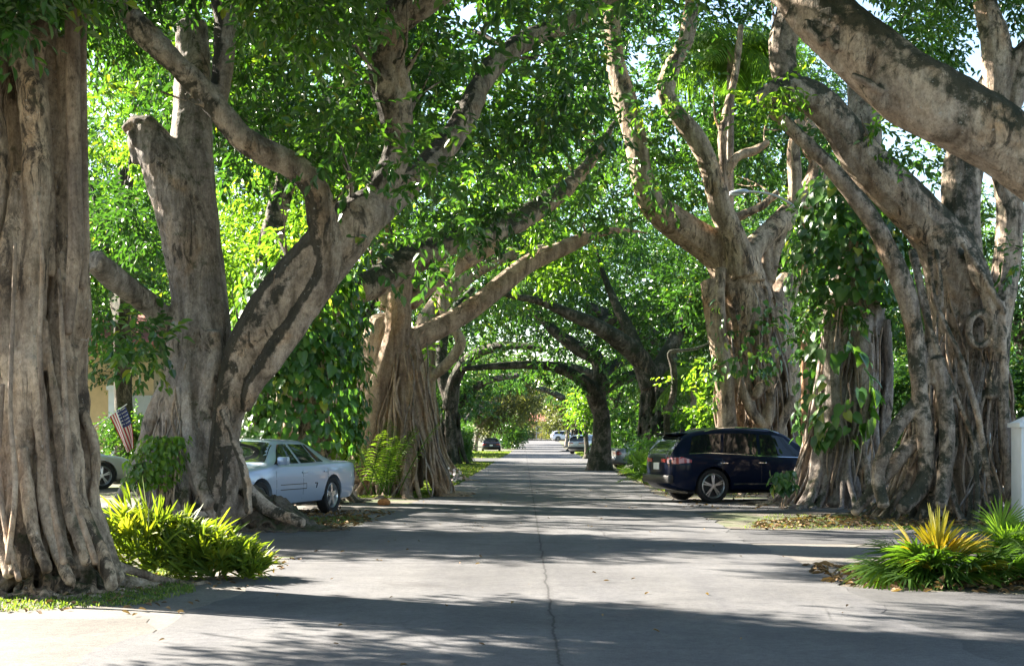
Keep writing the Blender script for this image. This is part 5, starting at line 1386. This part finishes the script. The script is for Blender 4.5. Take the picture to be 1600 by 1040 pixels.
    mb = MB(); mb.box((0, 0, .26), (S['L']*.8, 1.3, .1)); mb.build("underbody", M['black_trim'], e)
    if style == "suv":
        mb = MB(); x = S['roof'][0]-.10; z = top(S['roof'][0], 0)[2]
        mb.box((x+.0, 0, z-.012), (.30, 1.12, .035)); mb.build("spoiler", paintm, e, bevel=.012)
        mb = MB(); mb.add([(x+.22, -.02, z+.02), (x+.42, -.02, z+.02), (x+.22, -.02, z+.11), (x+.22, .02, z+.02), (x+.42, .02, z+.02), (x+.22, .02, z+.11)], [(0, 1, 2), (3, 5, 4), (0, 3, 4, 1), (1, 4, 5, 2), (2, 5, 3, 0)]); mb.build("antenna", M['black_trim'], e)
    return e, flank
SEDAN.update(wins=[(-.02, .98, .03, .36), (-.74, -.12, -.64, -.06), (-1.06, -.78, -.78, -.685)], ws=(.5, 1.17), rw=(-1.46, -.9), tail=(-2.66, -2.45, .68, .86), mirror=.84, handles=(-.1, -1.02), hz=.83, seams=(1.02, -.05, -1.12), pz=.66, rim=.70, spokes=5)
SUV.update(wins=[(-.2, 1.1, -.15, .5), (-1.18, -.28, -1.08, -.23), (-2.05, -1.26, -1.90, -1.16)], ws=(.62, 1.36), rw=(-2.43, -2.12), tail=(-2.485, -2.02, .92, 1.07), mirror=.95, handles=(-.2, -1.2), hz=.93, seams=(1.1, -.22, -1.24), pz=.86,
           rim=.74, spokes=5, twin=True, hmat=M['chrome'], strip=(-.95, 1.0, .42, .035, 'chrome'), wline=[(-2.06, .0), (-1.6, .0), (-.8, .0), (0, .0), (.9, .0), (1.25, .0)])
# silver sedan behind the leaning trunk, nosing towards the street
hd = math.pi + R(73)
hx, hy = -math.cos(R(73)), -math.sin(R(73))
rx, ry = gx(515, 28.9), 28.9
nxl, nyl = -hy, hx                                        # car's left
sc = 1.04
cxx = rx - nxl*.9*sc + hx*1.36*sc; cyy = ry - nyl*.9*sc + hy*1.36*sc
sed, fl = car("parked_sedan", "silver blue four door sedan parked nose out behind the leaning trunk", SEDAN, M['silver_paint'], (cxx, cyy, 0), hd, sc=sc)
mb = MB()
for (x, z, dx, dz) in ((.35, .62, 1.05, .014), (.35, .53, 1.05, .014), (-.17, .575, .014, .1)):
    pts = [fl(x-dx/2+dx*q/6, z-dz/2, 1, .008) for q in range(7)] + [fl(x-dx/2+dx*q/6, z+dz/2, 1, .008) for q in range(7)]
    mb.add(pts, [(q+1, q, 7+q, 8+q) for q in range(6)])
mb.build("side_strip", M['black_trim'], sed)
mb = MB()
for (a, b) in (((-.54, .62), (-.63, .62)), ((-.63, .62), (-.585, .53))):
    p, q = Vector(fl(*a, 1, .009)), Vector(fl(*b, 1, .009)); mb.tube([p, q], .009, 6)
mb.build("number", M['black_trim'], sed)
# dark SUV on the right
hd = R(19)
hx, hy = math.cos(hd), math.sin(hd)
rx, ry = gx(1113, 33.4), 33.4
cxx = rx - hy*.87 + hx*1.46; cyy = ry + hx*.87 + hy*1.46
suv, _ = car("parked_suv", "dark navy SUV parked on the right apron with its tail to the street", SUV, M['navy_paint'], (cxx, cyy, 0), hd, style="suv", rails=True)
SED2 = dict(SEDAN)
car("parked_sedan", "grey sedan's tail showing right of the slim dark banyan", SED2, M['grey_paint'], (gx(972, 68)+1.6, 69.5, 0), R(30))
car("parked_suv", "warm silver SUV parked right of the street beyond the slim banyan", SUV, M['warm_silver_paint'], (gx(918, 129), 129.5, 0), R(64), style="suv")
car("parked_suv", "white SUV standing broadside far down the street on the right", SUV, M['white_paint'], (gx(884, 238), 238, terr(238)), R(8), style="suv")
car("parked_sedan", "dark blue car facing away on the left lawn beyond the hedge", SED2, M['black_paint'], (gx(767, 147), 148, 0), R(92))
car("parked_suv", "bluish car glimpsed in the gap under the striped flag", SUV, M['warm_silver_paint'], (gx(160, 41)-2.05, 42, 0), R(35), style="suv")
# ------------------------------------------------------------------ houses, wall, pole, flag and small things
M['peach'] = plain("peach_stucco", (.62, .44, .24), .9, var=.08)
M['white_wall'] = plain("white_stucco", (.74, .75, .76), .85, var=.05)
M['grey_wall'] = plain("grey_stucco", (.46, .46, .45), .9, var=.06)
M['roof_tile'] = plain("red_roof_tile", (.38, .12, .09), .8, var=.2, vscale=9)
M['dark_glass'] = plain("window_glass", (.03, .035, .04), .06, 0, .8)
M['wood_pole'] = plain("weathered_rust_pole", (.33, .17, .085), .85, var=.35, vscale=7)
M['lamp_metal'] = plain("lamp_metal", (.55, .57, .60), .4, .6)
M['rock'] = plain("coral_rock", (.27, .25, .225), .95, var=.45, vscale=9)
M['yellow'] = plain("yellow_paint", (.55, .42, .06), .6)
M['brown_gable'] = plain("orange_stucco", (.50, .26, .12), .9, var=.1)
def house(name, label, px0, px1, Y, z1, depth, wall, rooft, windows, roof_h=1.6, extra=None):
    x0, x1 = gx(px0, Y), gx(px1, Y); zt = terr(Y)
    e = empty(name, ((x0+x1)/2, Y, zt), 0, label, "house")
    w = x1-x0
    mb = MB(); mb.box((0, depth/2, z1/2-.1), (w, depth, z1+.2)); mb.build("wall", M[wall], e)
    mb = MB(); o_ = .5
    mb.add([(-w/2-o_, -o_, z1+.003), (w/2+o_, -o_, z1+.003), (w/2+o_, depth+o_, z1+.003), (-w/2-o_, depth+o_, z1+.003), (-w/2+1.2, depth/2, z1+roof_h), (w/2-1.2, depth/2, z1+roof_h),
            (-w/2-o_, -o_, z1+.15), (w/2+o_, -o_, z1+.15), (w/2+o_, depth+o_, z1+.15), (-w/2-o_, depth+o_, z1+.15)],
           [(0, 3, 2, 1), (0, 1, 7, 6), (1, 2, 8, 7), (2, 3, 9, 8), (3, 0, 6, 9), (6, 7, 5, 4), (7, 8, 5), (8, 9, 4, 5), (9, 6, 4)])
    mb.build("roof", M[rooft], e)
    for (xw, zw, ww, hh) in windows:
        f = MB()
        for (cx_, cz_, dx, dz) in ((xw, zw-hh/2-.03, ww+.12, .06), (xw, zw+hh/2+.03, ww+.12, .06), (xw-ww/2-.03, zw, .06, hh), (xw+ww/2+.03, zw, .06, hh)):
            f.box((cx_, -.03, cz_), (dx, .10, dz))
        fo = f.build("window", M['white_wall'], e)
        MB().box((xw, -.015, zw), (ww, .03, hh)).build("pane", M['dark_glass'], fo)
    return e
h1 = house("house", "peach coloured house with a pale column behind the striped flag", 60, 240, 57, 5.2, 9, 'peach', 'roof_tile', [(-1.2, 1.5, 1.0, 1.2)])
mb = MB(); mb.box((.95, -.6, 1.7), (.42, .42, 3.4)); mb.box((.95, -.6, .12), (.55, .55, .24)); mb.box((.95, -.6, 3.49), (.55, .55, .18)); mb.build("column", M['white_wall'], h1)
mb = MB(); mb.box((1.75, -.16, 1.6), (1.1, .3, 3.2)); mb.build("porch_wall", M['grey_wall'], h1)
house("house", "house with a pink tiled roof behind the white wall at the right", 1540, 1760, 62, 3.3, 9, 'white_wall', 'roof_tile', [(-1.5, 1.5, 1.0, 1.2), (1.5, 1.5, 1.0, 1.2)])
house("house", "far red roofed house closing the end of the street", 806, 856, 300, 3.6, 8, 'brown_gable', 'roof_tile', [(-1.6, 1.9, 1.0, 1.3), (1.4, 1.9, 1.0, 1.3)], 1.8)
# white boundary wall with capped pillar
yw = 25.6
e = empty("white_wall", (gx(1612, yw), yw, 0), 0, "smooth white boundary wall with a pyramid capped pillar at the right edge", "wall")
mb = MB(); mb.box((0, 0, .86), (.56, .56, 1.74)); mb.build("pillar", M['white_wall'], e, bevel=.012)
mb = MB(); mb.box((0, 0, 1.76), (.66, .66, .08)); mb.add([(-.3, -.3, 1.802), (.3, -.3, 1.802), (.3, .3, 1.802), (-.3, .3, 1.802), (0, 0, 1.98)], [(0, 1, 4), (1, 2, 4), (2, 3, 4), (3, 0, 4), (3, 2, 1, 0)]); mb.build("cap", M['white_wall'], e)
mb = MB(); mb.box((2.79, .06, .72), (5, .22, 1.5)); mb.box((2.79, .06, 1.51), (5, .3, .08)); mb.build("wall_panel", M['white_wall'], e, bevel=.01)
# small white post box behind the twisted trunk's outer strand
yb = 27.2
e = empty("post_box", (gx(1562, yb), yb, 0), 0, "small white box with a dark band on a post behind the outer root strand", "post box")
MB().box((0, 0, .5), (.09, .09, 1.06)).build("post", M['wood_pole'], e)
MB().box((0, 0, 1.24), (.24, .34, .42)).build("box", M['white_wall'], e, bevel=.02)
MB().box((0, -.172, 1.27), (.20, .012, .05)).build("band", M['black_trim'], e)
# utility pole with a street lamp on a curved arm
yp = 36.0
e = empty("utility_pole", (gx(1257, yp), yp, 0), 0, "rust coloured utility pole carrying a curved street lamp arm", "utility pole")
topz = CAM_H+(HY-322)/FPX*yp
mb = MB(); mb.tube([(0, 0, -.2), (.02, 0, 2.5), (-.01, 0, 5), (0, 0, topz)], [.115, .105, .095, .085], 14); mb.build("pole", M['wood_pole'], e, smooth=True)
x0 = e.location.x
arm = [(gx(px, yp)-x0, -.05 - (1256-px)*.002, CAM_H+(HY-py)/FPX*yp) for px, py in ((1257, 342), (1246, 329), (1232, 318), (1212, 308), (1190, 303), (1164, 301.5))]
mb = MB(); mb.tube(catmull([list(a) for a in arm], 20), .028, 8); mb.build("lamp_arm", M['lamp_metal'], e, smooth=True)
ex, ey, ez = arm[-1]
rows = []
hv = []
for t_, w_, h_ in ((0, .03, .04), (.06, .075, .075), (.22, .12, .085), (.36, .115, .075), (.50, .07, .055), (.56, .02, .03)):
    hv.append([(ex-t_*.85+.05, ey+w_*math.cos(a), ez-.01-t_*.06+h_*math.sin(a)*(1 if math.sin(a) > 0 else .6)) for a in np.linspace(0, 2*math.pi, 12, endpoint=False)])
mb = MB(); mb.add([p for r_ in hv for p in r_], [(i*12+j, i*12+(j+1) % 12, (i+1)*12+(j+1) % 12, (i+1)*12+j) for i in range(5) for j in range(12)] + [tuple(range(12))[::-1], tuple(range(60, 72))]); lh = mb.build("lamp_head", M['lamp_metal'], e, smooth=True)
mb = MB(); mb.box((ex-.30, ey, ez-.088), (.26, .14, .05)); mb.build("lens", M['white_lamp'], lh, bevel=.02)
for sg in (-1,):
    mb = MB(); mb.box((-.02, -.09, topz-.35), (.16, .12, .2)); mb.build("bracket", M['lamp_metal'], e, bevel=.01)
# striped flag on a slanting staff
yf = 40.0
A0, B0 = P(171, 650, yf), P(195.5, 633, yf)
e = empty("flag", tuple(P(160, 657.5, yf)), 0, "drooping red, white and blue flag with stars on a slanting staff", "flag")
o3 = np.array(e.location)
C0 = P(206, 703, yf)
rngf = np.random.default_rng(9)
nu, nv = 26, 26
M['flag_red'] = plain("flag_red", (.42, .03, .05), .8); M['flag_white'] = plain("flag_white", (.75, .74, .72), .8); M['flag_blue'] = plain("flag_blue", (.03, .045, .17), .8)
fv, ff_, mi = [], [], []
for i in range(nu+1):
    u = i/nu
    for j in range(nv+1):
        v = j/nv
        top_ = A0 + (B0-A0)*v
        w = 1 - .62*u**1.2
        bot = C0 + (B0-A0)*(v-.62)*.42
        p = top_*(1-u) + bot*u + np.array([(.10*math.sin(u*3.1)*(v-.2)), .10*math.sin(v*9+u*3)*(.25+u), 0])
        fv.append(p-o3)
for i in range(nu):
    for j in range(nv):
        ff_.append([i*(nv+1)+j, i*(nv+1)+j+1, (i+1)*(nv+1)+j+1, (i+1)*(nv+1)+j])
        s = int((j+.5)/nv*13)
        mi.append(2 if (i < nu*.40 and s >= 6) else (0 if s % 2 == 0 else 1))
fm = mesh_np("cloth", np.array(fv), [ff_], True, midx=mi)
link("cloth", fm, [M['flag_red'], M['flag_white'], M['flag_blue']], e)
mb = MB()
for r_ in range(5):
    for c_ in range(6):
        u = (r_+.5)/5*.37+.015; v = .49+(c_+.5)/6*.49
        i, j = int(u*nu), int(v*nv)
        p = np.array(fv[i*(nv+1)+j]); pts = []
        for k in range(10):
            rad = .022 if k % 2 == 0 else .009
            pts.append((p[0]+rad*math.sin(k*math.pi/5), p[1]-.012, p[2]+rad*math.cos(k*math.pi/5)))
        mb.add(pts, [tuple(range(10))])
mb.build("star", M['flag_white'], e)
mb = MB(); d = (B0-A0); mb.tube([A0-d*1.2-o3, B0+d*.12-o3], .014, 8); mb.build("staff", M['white_wall'], e, smooth=True)
mb = MB(); q = A0-d*1.2-o3; mb.tube([q+np.array([0, .02, -1.95]), q+np.array([0, .02, .05])], .03, 8); mb.build("post", M['white_wall'], e, smooth=True)
# far marker post at the junction
yk = 244
e = empty("marker_post", (gx(846, yk), yk, terr(yk)), 0, "small yellow marker post at the far end of the road", "marker post")
MB().box((0, 0, .5), (.12, .12, 1.0)).build("post", M['bark_dark'], e, bevel=.01)
MB().box((0, -.08, 1.05), (.55, .04, .55)).build("plate", M['yellow'], e, bevel=.01)
for px, Y, h, lab in ((808, 200, 4.8, "thin dark pole on the left at the far end of the street"), (893, 190, 3.2, "thin dark post in front of the white SUV"), (838, 290, 6.5, "thin pale pole before the red roofed house")):
    e = empty("thin_pole", (gx(px, Y), Y, terr(Y)), 0, lab, "pole")
    mb = MB(); mb.tube([(0, 0, -.1), (0, 0, h*.5), (0, 0, h)], [.07, .06, .05], 8); mb.build("pole", M['lamp_metal'] if px == 838 else M['black_trim'], e, smooth=True)
    MB().box((0, 0, h+.04), (.18, .18, .08)).build("cap", M['lamp_metal'], e, bevel=.02)

# rocks
def rock(px, py, r, seed, label, group=None):
    x, y = G(px, py)
    bm = bmesh.new(); bmesh.ops.create_icosphere(bm, subdivisions=3, radius=1)
    rg = np.random.default_rng(seed); dirs = rand_unit(rg, 9); amp = rg.uniform(-.25, .3, 9)
    for v in bm.verts:
        p = np.array(v.co); k = 1+sum(a*max(0, float(p@d))**3 for a, d in zip(amp, dirs)) + .09*math.sin(p[0]*9+seed)*math.sin(p[1]*8+p[2]*7)
        v.co = Vector((p[0]*k*r, p[1]*k*r*.8, max(-.25, p[2]*k)*r*.72))
    me = bpy.data.meshes.new("rock"); bm.to_mesh(me); bm.free()
    me.polygons.foreach_set("use_smooth", [False]*len(me.polygons))
    o = link("rock", me, M['rock']); o.location = (x, y, .02)
    return tag(o, label, "rock", group)
rock(372, 822, .20, 1, "left of the two pale coral rocks at the leaning trunk's roots", "coral rocks by the roots")
rock(444, 822, .22, 2, "right of the two pale coral rocks at the leaning trunk's roots", "coral rocks by the roots")
# flowering plant and coconut husk by the left verge
e = empty("flowering_plant", (*G(705, 757), 0), 0, "small plant with white and pink blooms at the left road edge", "plant")
add_foliage("foliage", e, [[*G(705, 757), .2, .25, .25, .22]], .12, 'leaf', 401, od=1.2)
rg = np.random.default_rng(402); C = np.array([*G(705, 757), .28]) + rg.normal(size=(40, 3))*np.array([.28, .15, .10])
V, Q, T3 = heart_np(C, rand_unit(rg, 40), rand_unit(rg, 40), np.full(40, .13), np.full(40, .07))
M['petal'] = plain("pale_petals", (.75, .62, .64), .7)
link("blossom", mesh_np("blossom", V-np.array(e.location), [Q, T3], True), M['petal'], e)
M['husk'] = plain("orange_husk", (.42, .17, .05), .9, var=.4, vscale=14)
bm = bmesh.new(); bmesh.ops.create_icosphere(bm, subdivisions=3, radius=.12)
for v in bm.verts: v.co.z *= .75; v.co.x *= 1.25; v.co *= 1+.06*math.sin(v.co.x*40)*math.sin(v.co.y*37)
me = bpy.data.meshes.new("coconut_husk"); bm.to_mesh(me); bm.free(); me.polygons.foreach_set("use_smooth", [True]*len(me.polygons))
o = link("coconut_husk", me, M['husk']); o.location = (*G(600, 789), .07); tag(o, "orange brown coconut husk lying at the left road edge", "coconut husk")
for px, py, s, lab in ((838, 812, 0, ""),):
    pass

# ------------------------------------------------------------------ grass and litter (nobody could count them)
def in_poly(P2, ring):
    x, y = P2[:, 0], P2[:, 1]; c = np.zeros(len(P2), bool)
    for (x0, y0), (x1, y1) in zip(ring, ring[1:]+ring[:1]):
        k = ((y0 > y) != (y1 > y)) & (x < (x1-x0)*(y-y0)/(y1-y0+1e-12)+x0); c ^= k
    return c
def scatter(ring, n, rg, clumpy=.5):
    a = np.array(ring); lo, hi = a.min(0), a.max(0)
    P2 = rg.uniform(lo, hi, (n, 2)); P2 = P2[in_poly(P2, ring)]
    f = np.sin(P2[:, 0]*2.1+1.3*np.sin(P2[:, 1]*1.7))*np.sin(P2[:, 1]*2.6+P2[:, 0]*.8) + rg.normal(0, .6, len(P2))
    return P2[f > -1+2*clumpy-1]
def grass(name, ring, n, h, seed, clumpy=.5, w=.006):
    rg = np.random.default_rng(seed)
    p = scatter(ring, n, rg, clumpy); m = len(p)
    B = np.column_stack([p, np.array([terr(y) for y in p[:, 1]])+.004])
    D = np.column_stack([rg.normal(0, .5, m), rg.normal(0, .5, m), np.ones(m)])
    V, Q, T3 = blades_np(B, D, rand_unit(rg, m), h*rg.uniform(.4, 1.2, m), np.full(m, w), .3)
    o = link(name, mesh_np(name, V, [Q, T3], True, np.repeat(np.clip(rg.normal(.55, .25, m), 0, 1), 7)), M['grass'])
    return tag(o, kind="stuff")
Gp = lambda *pp: [G(*p) for p in pp]
grass("grass", [(-9, 12.6), (-5.2, 12.3), (-3.6, 13.1), (-3.4, 14.2), (-4.2, 16.5), (-9, 16)], 26000, .07, 501, .45)
grass("grass", [(-2.75, 36), (-2.55, 50), (-4.2, 50), (-4.6, 36)], 24000, .10, 502, .1, .012)
grass("grass", [(-14, 24), (-3.4, 25.2), (-3.4, 27), (-14, 27)], 8000, .09, 503, .6)
grass("grass", [(-2.7, 104), (-2.7, 148), (-16, 148), (-16, 104)], 26000, .16, 504, .1, .04)
grass("grass", [(3.5, 38), (3.5, 62), (14, 62), (12, 38)], 26000, .12, 505, .35, .014)
grass("grass", [(3.5, 104), (3.5, 150), (14, 150), (14, 104)], 16000, .18, 506, .2, .04)
grass("grass", [(3.4, 24), (4.6, 28.2), (14, 28), (14, 23.6), (5, 23.7)], 9000, .06, 507, .6)
grass("grass", [(-2.6, 52), (-2.6, 86), (-9, 86), (-9, 52)], 16000, .14, 508, .45, .02)
def litter(name, ring, n, seed, L=(.06, .14), mat='leaf_dead', clumpy=.5):
    rg = np.random.default_rng(seed)
    p = scatter(ring, n, rg, clumpy); m = len(p)
    B = np.column_stack([p, np.array([terr(y) for y in p[:, 1]])+.02+rg.random(m)*.02])
    D = np.column_stack([rg.normal(size=(m, 2)), rg.normal(0, .2, m)])
    Nn = np.array([0, 0, 1.0])+rand_unit(rg, m)*.4
    l = rg.uniform(*L, m)
    V, Q, k = leaf_arrays(B, D, Nn, l, l*.25, .25, .2)
    o = link(name, mesh_np(name, V, [Q], False, np.repeat(rg.random(m), k)), M[mat])
    return tag(o, kind="stuff")
litter("leaf_litter", [(3.1, 15.0), (3.6, 14.2), (6.5, 13.9), (7.5, 14.5), (7.5, 16.4), (4.2, 16.8), (3.2, 17.2)], 1500, 511, (.07, .16), clumpy=.3)
litter("leaf_litter", [(3.6, 23.7), (5.2, 24.2), (9, 24.2), (9, 27.5), (5, 27), (3.9, 25.5)], 1300, 512, (.07, .15), clumpy=.4)
litter("leaf_litter", [(-3.2, 23.5), (-2.8, 29), (-5, 30), (-7, 25.6), (-5, 24)], 1300, 513, (.06, .14), clumpy=.4)
litter("leaf_litter", [(-7, 12.4), (-3, 12.2), (-2.9, 18), (-7, 18)], 420, 514, (.05, .10))
litter("leaf_litter", [(-3, 9), (3.2, 9), (3.2, 60), (-3, 60)], 150, 515, (.035, .07), clumpy=.1)
litter("leaf_litter", [(3.2, 30), (10, 29), (10, 40), (3.4, 42)], 500, 516, (.06, .12))
litter("leaf_litter", [(3.2, 43), (8, 43), (8, 62), (3.4, 62)], 500, 517, (.08, .15))
